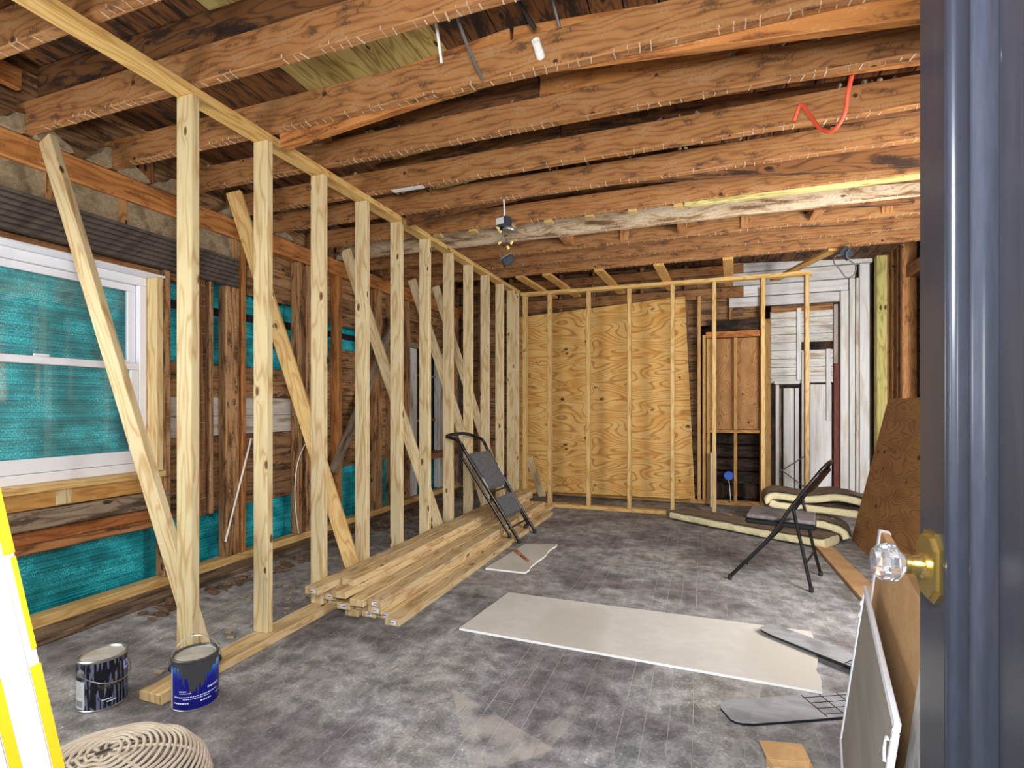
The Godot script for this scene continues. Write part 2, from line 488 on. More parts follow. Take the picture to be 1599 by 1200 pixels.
	M.soil = mat(blotch(227, C(96, 72, 50), C(136, 108, 78), C(60, 46, 36), 0.08), 0.95)

# ------------------------------------------------------------------ the room
func roof_y(x: float) -> float:
	return 2.865 - maxf(0.0, x + 0.75) * 0.05

func make_floor() -> void:
	var f := struct("floor")
	M.floor.uv1_triplanar = true; M.floor.uv1_world_triplanar = true; M.floor.uv1_scale = Vector3.ONE / 6.9; M.floor.uv1_offset = Vector3(0.5, 0, 0)
	M.dust.uv1_triplanar = true; M.dust.uv1_world_triplanar = true; M.dust.uv1_scale = Vector3.ONE * 0.7
	bx(f, "subfloor", -3.45, 2.1, -0.06, -0.0222, -0.5, 7.3, M.roof)
	bx(f, "packed_dust", -3.4, 2.05, -0.022, -0.0012, -0.45, 7.0, M.dust, Color.WHITE, 0.0)
	var x := -3.26
	while x < 1.95:
		var j := rr(1.4, 5.5)
		var e := x + 0.0828 - rr(0.0006, 0.0021)
		bx(f, "plank", x, e, -0.021, rr(-0.0006, 0.0), -0.42, j, M.floor, tn(0.93, 1.06), 0.0005)
		bx(f, "plank", x, e, -0.021, rr(-0.0006, 0.0), j + 0.002, 6.9, M.floor, tn(0.93, 1.06), 0.0005)
		x += 0.0828

func make_ceiling() -> void:
	var c := struct("ceiling")
	var zs := [0.05, 0.45, 0.85, 1.25, 1.655, 2.06, 2.46, 2.875, 3.24, 3.70, 4.08, 4.46, 4.83, 5.19]
	for i in zs.size():
		var z: float = zs[i]
		var m: Material = M.joist_white if i == 10 else M.joist
		var t := tn(0.76, 0.98)
		if i >= 11: t = tn(0.68, 0.85)
		if i == 3: t = tn(0.8, 0.85)
		var jo := bx(c, "joist", -3.2, 1.9, 2.512, 2.652 + rr(-0.008, 0.008), z - 0.045, z, m, t, 0.004)
		var b := MB.new()
		var xx := -3.05 + rr(0, 0.04)
		while xx < 1.85:
			xx += rr(0.038, 0.052)
			if rng.randf() < 0.25: continue
			b.tint = Color.WHITE * rr(0.6, 1.05)
			b.boxat(Transform3D(Basis(Vector3.UP, rr(-0.25, 0.25)), V(xx, 2.5112, z - 0.0225 + rr(-0.004, 0.004))), Vector3(rr(0.002, 0.006), rr(0.0016, 0.003), rr(0.02, 0.043)))
			if rng.randf() < 0.5: b.boxat(Transform3D(Basis(), V(xx, 2.518, z - 0.0455)), Vector3(rr(0.002, 0.005), rr(0.006, 0.016), 0.002))
		var marks := put("lath_mark", b, M.plaster, jo, jo.transform.affine_inverse())
		marks.set_meta("kind", "stuff")
		# crusts of old debris on the joist
		if i in [3, 4, 6, 7, 8]:
			var d := MB.new()
			for k in 26:
				var cx := rr(0.0, 1.2) if i in [6, 7] and k % 2 == 0 else rr(-3.0, -1.2) if i == 3 else rr(-2.9, 1.6)
				d.tint = Color.WHITE * rr(0.6, 1.1)
				d.boxat(Transform3D(Basis.from_euler(Vector3(rr(0, 3), rr(0, 3), rr(0, 3))), V(cx, 2.655 + rr(-0.004, 0.004), z - 0.022 + rr(-0.018, 0.018))), Vector3(rr(0.012, 0.04), rr(0.008, 0.02), rr(0.012, 0.03)), 0.004)
			var crust := put("debris_crust", d, M.mortar, jo, jo.transform.affine_inverse())
			crust.set_meta("kind", "stuff")
		# low rafters nailed to the far side of the joists, peaking left of the middle
		if i in [0, 2, 3, 4]:
			stick(c, "rafter", V(-3.118, 2.775, z + 0.021), V(0.9, 2.74, z + 0.021), 0.038, 0.15, M.roof, tn(0.8, 1.1))
		elif i < 12:
			var lo: float = 2.555 if i in [5, 8] else 2.60
			var sl: float = 0.09 if i in [5, 8] else 0.06
			stick(c, "rafter", V(-1.98, lo + 0.095 - sl * 1.23, z + 0.021), V(-0.75, lo + 0.095, z + 0.021), 0.038, 0.19, M.orange if i == 5 else M.roof, tn(0.8, 1.1))
			stick(c, "rafter", V(-0.748, lo + 0.095, z + 0.021), V(1.3, lo + 0.095 - sl * 2.05, z + 0.021), 0.038, 0.19, M.orange if i in [5, 6] else M.roof, tn(0.85, 1.1))
	var x := -3.28
	while x < 1.95:
		var w := rr(0.13, 0.15)
		var fresh := x > -2.08 and x < -1.2
		var y0 := roof_y(x)
		var y1 := roof_y(x + w)
		var cuts := [-0.4, 1.15 + rr(-0.2, 0.2), 3.3, 5.3, 6.85] if fresh else [-0.4, 2.6 + rr(-1.2, 1.2), 5.0 + rr(-0.8, 0.8), 6.85]
		for k in cuts.size() - 1:
			var m: Material = M.roof_new if fresh and k in [1, 2] else M.roof
			stick(c, "roof_board", V(x + w / 2, (y0 + y1) / 2 + 0.01, cuts[k]), V(x + w / 2, (y0 + y1) / 2 + 0.01, cuts[k + 1] - 0.003), w - 0.006, 0.02, m, tn(0.7, 1.3) if m == M.roof else tn(0.78, 1.08), Vector3(-(y1 - y0) / w, 1, 0))
		x += w
	# roof covering that keeps the light out above the boards
	stick(c, "roof_deck", V(-2.06, (roof_y(-3.4) + roof_y(-0.75)) / 2 + 0.045, -0.6), V(-2.06, (roof_y(-3.4) + roof_y(-0.75)) / 2 + 0.045, 7.2), 2.72, 0.02, M.char, Color.WHITE, Vector3(0, 1, 0))
	stick(c, "roof_deck", V(0.69, (roof_y(2.13) + roof_y(-0.75)) / 2 + 0.045, -0.6), V(0.69, (roof_y(2.13) + roof_y(-0.75)) / 2 + 0.045, 7.2), 2.92, 0.02, M.char, Color.WHITE, Vector3(0.05, 1, 0))
	# pale treated strip and small pine blocks along the underside of the whitish joists
	bx(c, "nailing_strip", -0.11, 1.88, 2.486, 2.511, 3.66, 3.70, M.treated, Color.WHITE)
	for k in 7: bx(c, "block", -1.98 + 0.3 * k, -1.92 + 0.3 * k, 2.49, 2.511, 3.66, 3.72, M.pine2, tn(0.7, 0.95))
	for k in 6: bx(c, "block", -1.1 + 0.46 * k, -1.03 + 0.46 * k, 2.53, 2.64, 4.09 + (k % 2) * 0.38, 4.4, M.joist, tn(1.0, 1.2))

func make_wall_left() -> void:
	var w := struct("wall_left")
	var X := -3.15
	# plates, header, mortar
	bx(w, "top_plate", -3.24, X, 2.365, 2.5, 0.0, 6.6, M.orange, Color.WHITE, 0.006)
	bx(w, "sill_plate", -3.24, X, 0.036, 0.09, 0.3, 6.6, M.pine2, Color.WHITE, 0.003)
	bx(w, "old_sill", -3.24, -3.0, 0.0, 0.035, 0.3, 6.6, M.grey_wood, Color(0.6, 0.5, 0.42), 0.006)
	bx(w, "mortar", -3.23, -3.175, 2.225, 2.365, 0.3, 2.95, M.mortar, Color.WHITE, 0.004, Vector2(0.6, 0.6))
	for k in [1.72, 2.08, 2.86]: bx(w, "cripple", -3.2, -3.17, 2.226, 2.364, k, k + 0.05, M.old, Color(1.1, 0.95, 0.85))
	var b := MB.new()
	var prof := PackedVector2Array([Vector2(0, 0)])
	for k in 7:
		var y := 0.03 * k
		prof.append(Vector2(0.03, y + 0.002)); prof.append(Vector2(0.044, y + 0.006)); prof.append(Vector2(0.044, y + 0.022)); prof.append(Vector2(0.03, y + 0.027))
	prof.append(Vector2(0, 0.21))
	b.prism(prof, 2.4, Vector2(0.4, 0.4))
	# the ribs run along the wall
	put("fluted_header", b, M.flute, w, Transform3D(Basis(Vector3.RIGHT, Vector3.UP, Vector3.BACK), V(-3.19, 2.015, 2.9)))
	bx(w, "board", -3.26, -3.2, 1.965, 2.013, 0.3, 2.5, M.old, Color(0.75, 0.65, 0.6))
	# studs: place along the wall, width, material
	for s in [[2.345, 0.045, M.old], [2.585, 0.05, M.char], [2.665, 0.03, M.old], [2.80, 0.11, M.old], [2.93, 0.04, M.orange], [3.50, 0.05, M.old], [3.60, 0.10, M.old], [4.0, 0.06, M.orange], [4.60, 0.12, M.old], [4.9, 0.05, M.old], [5.24, 0.05, M.old], [6.50, 0.06, M.old], [0.80, 0.05, M.old]]:
		var y0 := 0.09
		var top: float = 2.014 if s[0] < 2.9 else 2.364
		var m: Material = s[2]
		if s[0] == 2.585 or s[0] == 2.665: y0 = 0.42
		if m == M.char: m = M.old
		bx(w, "stud", -3.238, X - rr(0, 0.012), y0, top, s[0], s[0] + s[1], m, tn(0.85, 1.1) * (Color(0.6, 0.48, 0.42) if s[2] == M.char else Color.WHITE), 0.006)
		var t := MB.new()
		for k in 36:
			if rng.randf() < 0.3: continue
			var y := 0.45 + k * 0.046
			if y > top: continue
			t.tint = Color(1, 0.94, 0.86) * rr(0.28, 0.55)
			t.boxat(Transform3D(Basis(Vector3.RIGHT, rr(-0.1, 0.1)), V(X - 0.0005, y, s[0] + s[1] / 2)), Vector3(0.003, rr(0.002, 0.005), s[1] * rr(0.5, 0.85)))
		var lm := put("lath_mark", t, M.plaster, w, Transform3D())
		lm.set_meta("kind", "stuff")
	# rows of sheathing boards outside the studs
	var spans := [[0.3, 2.34, 0.42, 0.74], [0.3, 2.34, 2.0, 2.94], [2.34, 3.55, 0.42, 1.46], [2.34, 3.05, 2.12, 2.94], [3.05, 4.0, 2.0, 2.94], [3.55, 4.0, 0.56, 1.48], [4.0, 5.24, 0.58, 1.7], [4.0, 5.24, 1.92, 2.94], [5.24, 6.9, 1.9, 2.94]]
	for s in spans:
		var y: float = s[2]
		while y < s[3] - 0.03:
			var y1: float = minf(y + rr(0.125, 0.145), s[3])
			var white: bool = s[0] == 2.34 and absf((y + y1) / 2 - 1.09) < 0.09
			bx(w, "board", -3.262, -3.24 + rr(0, 0.004), y, y1 - 0.003, s[0] + rr(0, 0.004), s[1] - 0.002, M.peel if white else M.old, (Color(0.85, 0.8, 0.75) if white else tn(0.5, 0.9)), 0.003)
			y = y1
	# house wrap and black strap outside
	var tb := MB.new()
	tb.box(Vector3(0.006, 2.75, 6.9), 0.0, Vector2(1.3, 0.6))
	put("house_wrap", tb, M.teal, w, Transform3D(Basis(), V(-3.345, 1.36, 3.4)))
	bx(w, "strap", -3.34, -3.335, 1.815, 1.875, 2.36, 5.24, M.strap)
	bx(w, "torn_paper", -3.34, -3.334, 2.0, 2.12, 3.2, 3.5, M.char)
	bx(w, "torn_paper", -3.34, -3.334, 1.63, 1.75, 3.33, 3.5, M.char)
	# boards under the window
	bx(w, "window_sill_board", -3.25, -3.13, 0.725, 0.758, 0.6, 2.335, M.pine2)
	bx(w, "cripple_rail", -3.235, -3.16, 0.64, 0.724, 0.6, 2.335, M.pine2, Color(0.9, 0.72, 0.5))
	bx(w, "block", -3.2, -3.152, 0.645, 0.722, 1.76, 1.83, M.pine)
	bx(w, "board", -3.24, -3.1, 0.545, 0.635, 0.6, 2.34, M.grey_wood, Color(0.95, 0.9, 0.85), 0.008)
	bx(w, "board", -3.24, -3.17, 0.515, 0.545, 0.6, 2.34, M.char)
	bx(w, "board", -3.235, -3.13, 0.47, 0.535, 0.6, 2.34, M.orange, Color(0.75, 0.6, 0.55), 0.008)
	bx(w, "board", -3.235, -3.14, 0.42, 0.468, 0.6, 2.34, M.old, Color(1.0, 0.85, 0.7), 0.008)
	# upper wall behind the joist ends
	for k in 8:
		var z := 0.55 + 0.81 * k
		bx(w, "post", -3.2, -3.13, 2.51, 2.76, z, z + 0.09, M.roof, tn(1.0, 1.3))
	bx(w, "rail", -3.128, -3.09, 2.69, 2.79, 0.2, 1.58, M.orange, Color(0.8, 0.75, 0.7))
	var zs := [1.25, 1.655, 2.06, 2.46, 2.875, 3.24]
	for z in zs:
		for side in [0, 1]:
			var poly := PackedVector2Array()
			var H := rr(0.07, 0.13)
			var L := rr(0.09, 0.17)
			poly.append(Vector2(0, 0)); poly.append(Vector2(L, 0)); poly.append(Vector2(L * 0.85, H * 0.25)); poly.append(Vector2(L * 0.5, H * 0.5)); poly.append(Vector2(L * 0.3, H * 0.9)); poly.append(Vector2(0, H))
			var pb := MB.new()
			pb.prism(poly, 0.07, Vector2(0.6, 0.6), off())
			# local x runs along the wall, away from the joist
			var zz: float = z + 0.002 if side == 0 else z - 0.047
			var bs := Basis(V(0, 0, 1 if side == 0 else -1), Vector3.UP, Vector3.RIGHT * (1 if side == 0 else -1))
			bs.z = bs.x.cross(bs.y)
			put("mortar_lump", pb, M.mortar, w, Transform3D(bs, V(-3.12 if side == 1 else -3.19, 2.501, zz)))

	# the white window
	var wi := struct("window_1")
	bx(wi, "head_liner", -3.27, -3.135, 1.953, 1.967, 0.55, 2.335, M.vinyl)
	bx(wi, "jamb_board", -3.25, -3.15, 0.76, 1.952, 2.292, 2.334, M.pine, Color(1, 0.93, 0.82))
	for y in [0.759, 1.9]: bx(wi, "frame", -3.3, -3.235, y, y + 0.052, 0.55, 2.29, M.vinyl, Color.WHITE, 0.004)
	for z in [0.55, 2.245]: bx(wi, "frame", -3.3, -3.235, 0.812, 1.899, z, z + 0.045, M.vinyl, Color.WHITE, 0.004)
	for q in [[1.38, 1.898, -3.29, -3.268], [0.813, 1.42, -3.262, -3.238]]:
		var up: bool = q[0] > 1.0
		bx(wi, "sash", q[2], q[3], q[0], q[0] + (0.04 if up else 0.075), 0.6, 2.244, M.vinyl, Color.WHITE, 0.003)
		bx(wi, "sash", q[2], q[3], q[1] - 0.04, q[1], 0.6, 2.244, M.vinyl, Color.WHITE, 0.003)
		for z in [0.6, 2.196]: bx(wi, "sash", q[2], q[3], q[0] + (0.041 if up else 0.076), q[1] - 0.041, z, z + 0.048, M.vinyl, Color.WHITE, 0.003)
		bx(wi, "pane", (q[2] + q[3]) / 2 - 0.002, (q[2] + q[3]) / 2 + 0.002, q[0] + 0.04, q[1] - 0.04, 0.647, 2.197, M.pane, Color.WHITE, 0.0)
	bx(wi, "lock", -3.236, -3.226, 1.42, 1.432, 1.7, 1.77, M.vinyl)
	bx(wi, "lock", -3.236, -3.226, 1.42, 1.432, 2.1, 2.17, M.vinyl)

	# the old windows farther along
	var w2 := struct("window_2")
	bx(w2, "pane", -3.285, -3.28, 0.59, 1.84, 5.3, 6.5, M.dark_glass, Color.WHITE, 0.0)
	for z in [5.36, 6.06]: bx(w2, "casing", -3.27, -3.2, 0.1, 1.84, z, z + 0.15, M.peel, Color(0.85, 0.87, 0.9), 0.004)
	for y in [0.965, 1.515]: bx(w2, "muntin", -3.279, -3.25, y, y + 0.03, 5.3, 6.5, M.old, Color(0.5, 0.45, 0.4))
	bx(w2, "head_board", -3.27, -3.16, 1.842, 1.9, 5.29, 6.5, M.grey_wood, Color(0.9, 0.8, 0.75), 0.005)
	bx(w2, "sill_board", -3.27, -3.13, 0.5, 0.585, 5.29, 6.5, M.old, Color(0.6, 0.5, 0.45), 0.005)
	for z in [5.07, 5.62, 6.33]: bx(w2, "block", -3.23, -3.16, 0.091, 0.5, z, z + 0.05, M.pine2, tn(0.75, 0.95))

func make_wall_back() -> void:
	var w := struct("wall_back")
	var Z := 6.65
	bx(w, "sheathing", -3.4, 2.1, 0.0, 3.0, 7.0, 7.06, M.char, Color(0.7, 0.6, 0.5), 0.0)
	bx(w, "sill_plate", -3.2, 0.72, 0.0, 0.05, 6.62, 6.70, M.pine2, Color(0.85, 0.7, 0.5))
	# brown horizontal boards on the left part
	var y := 0.052
	while y < 2.9:
		var h := rr(0.12, 0.15)
		bx(w, "board", -3.2, -0.06, y, y + h - 0.004, 6.72, 6.745, M.old, tn(0.5, 0.8), 0.003)
		if y > 2.02: bx(w, "board", -0.058, 0.66, y, y + h - 0.004, 6.72, 6.745, M.old, tn(0.45, 0.75), 0.003)
		y += h
	for x in [-2.9, -2.45, -1.75, -1.32, -0.72, -0.2]: bx(w, "stud", x, x + 0.045, 0.052, 2.9, 6.64, 6.718, M.old, tn(0.6, 0.9))
	for q in [[2.42, 2.54], [2.70, 2.80]]: bx(w, "rail", -3.2, 0.45, q[0], q[1], 6.6, 6.638, M.joist, tn(0.7, 0.95), 0.005)
	# the closed-off doorway with its plywood and the hole below
	for s in [[-0.05, -0.015, 2.45], [0.005, 0.04, 1.99], [0.05, 0.085, 1.95], [0.62, 0.66, 2.5], [0.67, 0.73, 2.14]]:
		bx(w, "door_stud", s[0], s[1], 0.052, s[2], 6.56, 6.64, M.pine2, tn(0.72, 0.9) * Color(1.0, 0.86, 0.68))
	bx(w, "door_header", 0.042, 0.619, 1.955, 2.025, 6.57, 6.64, M.orange, Color(1.0, 0.9, 0.8))
	bx(w, "door_rail", 0.087, 0.619, 0.845, 0.88, 6.59, 6.64, M.pine2, Color(0.8, 0.62, 0.42))
	bx(w, "center_stud", 0.345, 0.38, 0.882, 1.95, 6.57, 6.64, M.pine2, Color(0.9, 0.78, 0.6))
	bx(w, "center_stud", 0.345, 0.38, 0.052, 0.844, 6.57, 6.64, M.pine2, Color(0.85, 0.7, 0.5))
	bx(w, "plywood_infill", 0.087, 0.619, 0.883, 1.95, 6.65, 6.665, M.ply_brown, Color(1.0, 1.1, 0.9), 0.001, Vector2(1.4, 0.9))
	bx(w, "rotten_beam", 0.087, 0.619, 2.03, 2.16, 6.58, 6.7, M.char, Color(1.5, 1.2, 1.0), 0.02)
	bx(w, "cripple", 0.3, 0.34, 2.162, 2.6, 6.65, 6.7, M.old, Color(0.8, 0.7, 0.6))
	for k in 5:
		bx(w, "rotten_board", 0.06, 0.66, 0.06 + 0.16 * k, 0.2 + 0.16 * k, 6.83 + rr(0, 0.06), 6.9, M.char, tn(0.7, 1.6), 0.015)
	for x in [0.09, 0.45]:
		bx(w, "rubble", x, x + 0.16, 0.053, rr(0.12, 0.26), 6.7, 6.8, M.char, Color(1.4, 1.2, 1.0), 0.03)
	# white painted siding, rows then panels
	y = 1.42
	while y < 2.22:
		var h := rr(0.085, 0.1)
		for q in [[0.735, 1.04], [1.045, 1.36]]:
			if y > 1.78 and y < 1.87 and q[0] > 1.0: continue
			bx(w, "siding_board", q[0], q[1], y, minf(y + h, 2.24) - 0.004, 6.66 + rr(0, 0.006), 6.7, M.peel, tn(0.85, 1.02), 0.003)
		y += h
	bx(w, "siding_backing", 0.735, 1.86, 0.0, 2.95, 6.705, 6.72, M.char, Color(0.8, 0.65, 0.55), 0.0)
	for q in [[0.79, 0.83, 1.40], [0.83, 0.85, 1.36], [0.87, 0.98, 1.36], [0.985, 1.03, 1.36], [1.085, 1.13, 1.36], [1.135, 1.35, 1.40]]:
		bx(w, "panel", q[0], q[1] - 0.004, 0.0, q[2], 6.66, 6.69, M.white if q[1] - q[0] > 0.03 else M.grey_wood, tn(0.92, 1.03), 0.003)
	bx(w, "panel_cap", 0.77, 1.03, 1.405, 1.44, 6.63, 6.7, M.white, Color.WHITE, 0.004)
	bx(w, "batten", 1.0, 1.045, 1.45, 2.26, 6.635, 6.659, M.white, Color.WHITE, 0.003)
	bx(w, "batten", 1.05, 1.085, 0.0, 1.76, 6.63, 6.659, M.white, Color.WHITE, 0.003)
	bx(w, "batten", 1.29, 1.335, 1.0, 1.79, 6.63, 6.659, M.white, tn(0.85, 0.9), 0.003)
	bx(w, "red_strip", 1.365, 1.415, 0.0, 1.62, 6.645, 6.67, M.redwood, Color.WHITE, 0.004)
	bx(w, "red_strip", 1.365, 1.405, 1.625, 2.28, 6.645, 6.67, M.peel, Color(0.6, 0.52, 0.48), 0.004)
	bx(w, "torn_board", 0.74, 1.36, 2.225, 2.30, 6.65, 6.68, M.old, Color(0.9, 0.8, 0.7), 0.006)
	for q in [[0.3, 1.42, 2.31, 2.42, 6.64], [0.3, 1.5, 2.425, 2.55, 6.63], [0.3, 1.56, 2.555, 2.70, 6.62], [0.3, 1.72, 2.705, 2.86, 6.61]]:
		bx(w, "head_board", q[0], q[1], q[2], q[3] - 0.004, q[4], 6.7, M.white, tn(0.92, 1.02), 0.004)
	for q in [[1.425, 1.505, 2.42], [1.51, 1.565, 2.55], [1.57, 1.6, 2.55], [1.605, 1.70, 2.70]]:
		bx(w, "casing", q[0], q[1] - 0.003, 0.0, q[2], 6.625, 6.69, M.peel if q[0] == 1.57 else M.white, Color(0.95, 0.9, 0.82) if q[0] == 1.57 else tn(0.95, 1.03), 0.004)
	bx(w, "corner_post", 1.73, 1.845, 0.0, 2.83, 6.5, 6.6, M.treated, Color(0.86, 0.9, 0.8))
	bx(w, "corner_block", 1.73, 1.845, 2.832, 2.95, 6.5, 6.6, M.roof)

func make_wall_right() -> void:
	var w := struct("wall_right")
	bx(w, "top_plate", 1.85, 1.95, 2.40, 2.51, 0.0, 6.62, M.joist, Color(0.8, 0.7, 0.6))
	var y := 0.0
	while y < 2.9:
		bx(w, "board", 1.955, 1.98, y, y + 0.136, -0.1, 6.95, M.roof, tn(0.6, 1.0), 0.003)
		y += 0.14
	for k in 15: bx(w, "stud", 1.85, 1.945, 0.0, 2.398, 0.28 + 0.38 * k, 0.325 + 0.38 * k, M.joist, tn(0.75, 1.0), 0.004)
	for q in [[6.46, 0.04, 1.0], [6.34, 0.05, 0.75], [6.2, 0.03, 0.5], [6.06, 0.06, 1.1]]: bx(w, "stud", 1.82, 1.94, 0.0, 2.8, q[0], q[0] + q[1], M.joist, Color.WHITE * q[2], 0.004)
	bx(w, "outer_skin", 1.99, 2.06, 0.0, 2.95, -0.3, 7.2, M.char)

func make_wall_front() -> void:
	var w := struct("wall_front")
	bx(w, "plaster_board", -3.4, -0.66, 0.0, 2.95, -0.08, 0.06, M.gyp, Color(0.9, 0.88, 0.85), 0.0)
	bx(w, "plaster_board", 0.40, 2.06, 0.0, 2.95, -0.08, 0.06, M.gyp, Color(0.9, 0.88, 0.85), 0.0)
	bx(w, "plaster_board", -0.66, 0.40, 2.1, 2.95, -0.08, 0.06, M.gyp, Color(0.9, 0.88, 0.85), 0.0)

func make_door() -> void:
	var d := struct("door_1")
	var X := 0.292
	# stiles, rails and the long panel of the open door; its face looks towards -x
	bx(d, "stile", X, X + 0.042, 0.012, 2.05, 0.808, 0.904, M.navy, Color.WHITE, 0.002)
	bx(d, "stile", X, X + 0.042, 0.012, 2.05, 0.10, 0.20, M.navy, Color.WHITE, 0.002)
	bx(d, "rail", X, X + 0.042, 1.93, 2.05, 0.201, 0.807, M.navy)
	bx(d, "rail", X, X + 0.042, 0.012, 0.24, 0.201, 0.807, M.navy)
	bx(d, "panel", X + 0.008, X + 0.034, 0.24, 1.93, 0.201, 0.807, M.navy)
	# moulding profile across the door: (distance from the outer edge, height above the face)
	var prof := [Vector2(0, -0.006), Vector2(0, 0.004), Vector2(0.004, 0.007), Vector2(0.008, 0.004), Vector2(0.012, 0.002), Vector2(0.016, 0.007), Vector2(0.021, 0.011), Vector2(0.027, 0.013), Vector2(0.033, 0.011), Vector2(0.038, 0.005), Vector2(0.054, -0.001), Vector2(0.062, 0.0), Vector2(0.066, 0.005), Vector2(0.071, 0.006), Vector2(0.076, 0.002), Vector2(0.082, -0.003), Vector2(0.09, -0.006), Vector2(0.098, -0.0075)]
	var fine := []
	for i in prof.size() - 1:
		for k in 5: fine.append((prof[i] as Vector2).cubic_interpolate(prof[i + 1], prof[maxi(i - 1, 0)], prof[mini(i + 2, prof.size() - 1)], k / 5.0))
	fine.append(prof[-1])
	for side in [1, -1]:
		var b := MB.new()
		for i in fine.size() - 1:
			var e := []
			for k in [i, i + 1]:
				var p: Vector2 = fine[k]
				var d2: Vector2 = fine[mini(k + 1, fine.size() - 1)] - fine[maxi(k - 1, 0)]
				var z: float = 0.807 - p.x if side == 1 else 0.201 + p.x
				# towards the panel means away from the door edge
				e.append([V(X - p.y, 0.24, z), V(X - p.y, 1.93, z), Vector3(-d2.x, 0, -d2.y * side).normalized(), V(X + 0.01, 0.24, z), V(X + 0.01, 1.93, z)])
			var n0: Vector3 = e[0][2]; var n1: Vector3 = e[1][2]
			b.tri(e[0][0], e[1][0], e[1][1], n0, n1, n1, Vector2(i * 0.02, 0), Vector2(i * 0.02 + 0.02, 0), Vector2(i * 0.02 + 0.02, 1.7))
			b.tri(e[0][0], e[1][1], e[0][1], n0, n1, n0, Vector2(i * 0.02, 0), Vector2(i * 0.02 + 0.02, 1.7), Vector2(i * 0.02, 1.7))
			b.quad(e[0][0], e[1][0], e[1][3], e[0][3], Vector3.DOWN)
			b.quad(e[0][1], e[1][1], e[1][4], e[0][4], Vector3.UP)
		put("moulding", b, M.navy, d)
	# brass rosette, neck and glass knob
	var c := V(X, 0.948, 0.852)
	var b2 := MB.new()
	var hw := 0.033; var hh := 0.046; var ch := 0.017
	var outline := func(s: float) -> PackedVector2Array:
		var a := hw * s; var e := hh * s; var k := ch * s
		return PackedVector2Array([Vector2(-a, -e + k), Vector2(-a + k, -e), Vector2(a - k, -e), Vector2(a, -e + k), Vector2(a, e - k), Vector2(a - k, e), Vector2(-a + k, e), Vector2(-a, e - k)])
	b2.prism(outline.call(1.0), 0.006)
	b2.xf = Transform3D(Basis(), Vector3(0, 0, 0.006))
	b2.prism(outline.call(0.86), 0.005)
	var out_basis := Basis(Vector3(0, 0, 1), Vector3.UP, Vector3(-1, 0, 0))
	var plate := put("rosette", b2, M.brass, d, Transform3D(out_basis, c))
	var neck := MB.new()
	var lay := Transform3D(Basis(Vector3.RIGHT, PI / 2), Vector3.ZERO)
	neck.xf = lay
	neck.lathe([Vector2(0.0, 0.011), Vector2(0.017, 0.011), Vector2(0.017, 0.014), Vector2(0.0125, 0.017), Vector2(0.0115, 0.026), Vector2(0.0135, 0.029), Vector2(0.0135, 0.034), Vector2(0.0, 0.034)], 24)
	put("neck", neck, M.brass, d, Transform3D(out_basis, c))
	var kn := MB.new()
	kn.xf = lay
	kn.lathe([Vector2(0.0, 0.0345), Vector2(0.013, 0.0345), Vector2(0.0235, 0.044), Vector2(0.0265, 0.052), Vector2(0.0245, 0.062), Vector2(0.017, 0.07), Vector2(0.0, 0.072)], 12, 1.0, 1.0, true)
	put("glass_knob", kn, M.crystal, d, Transform3D(out_basis, c))

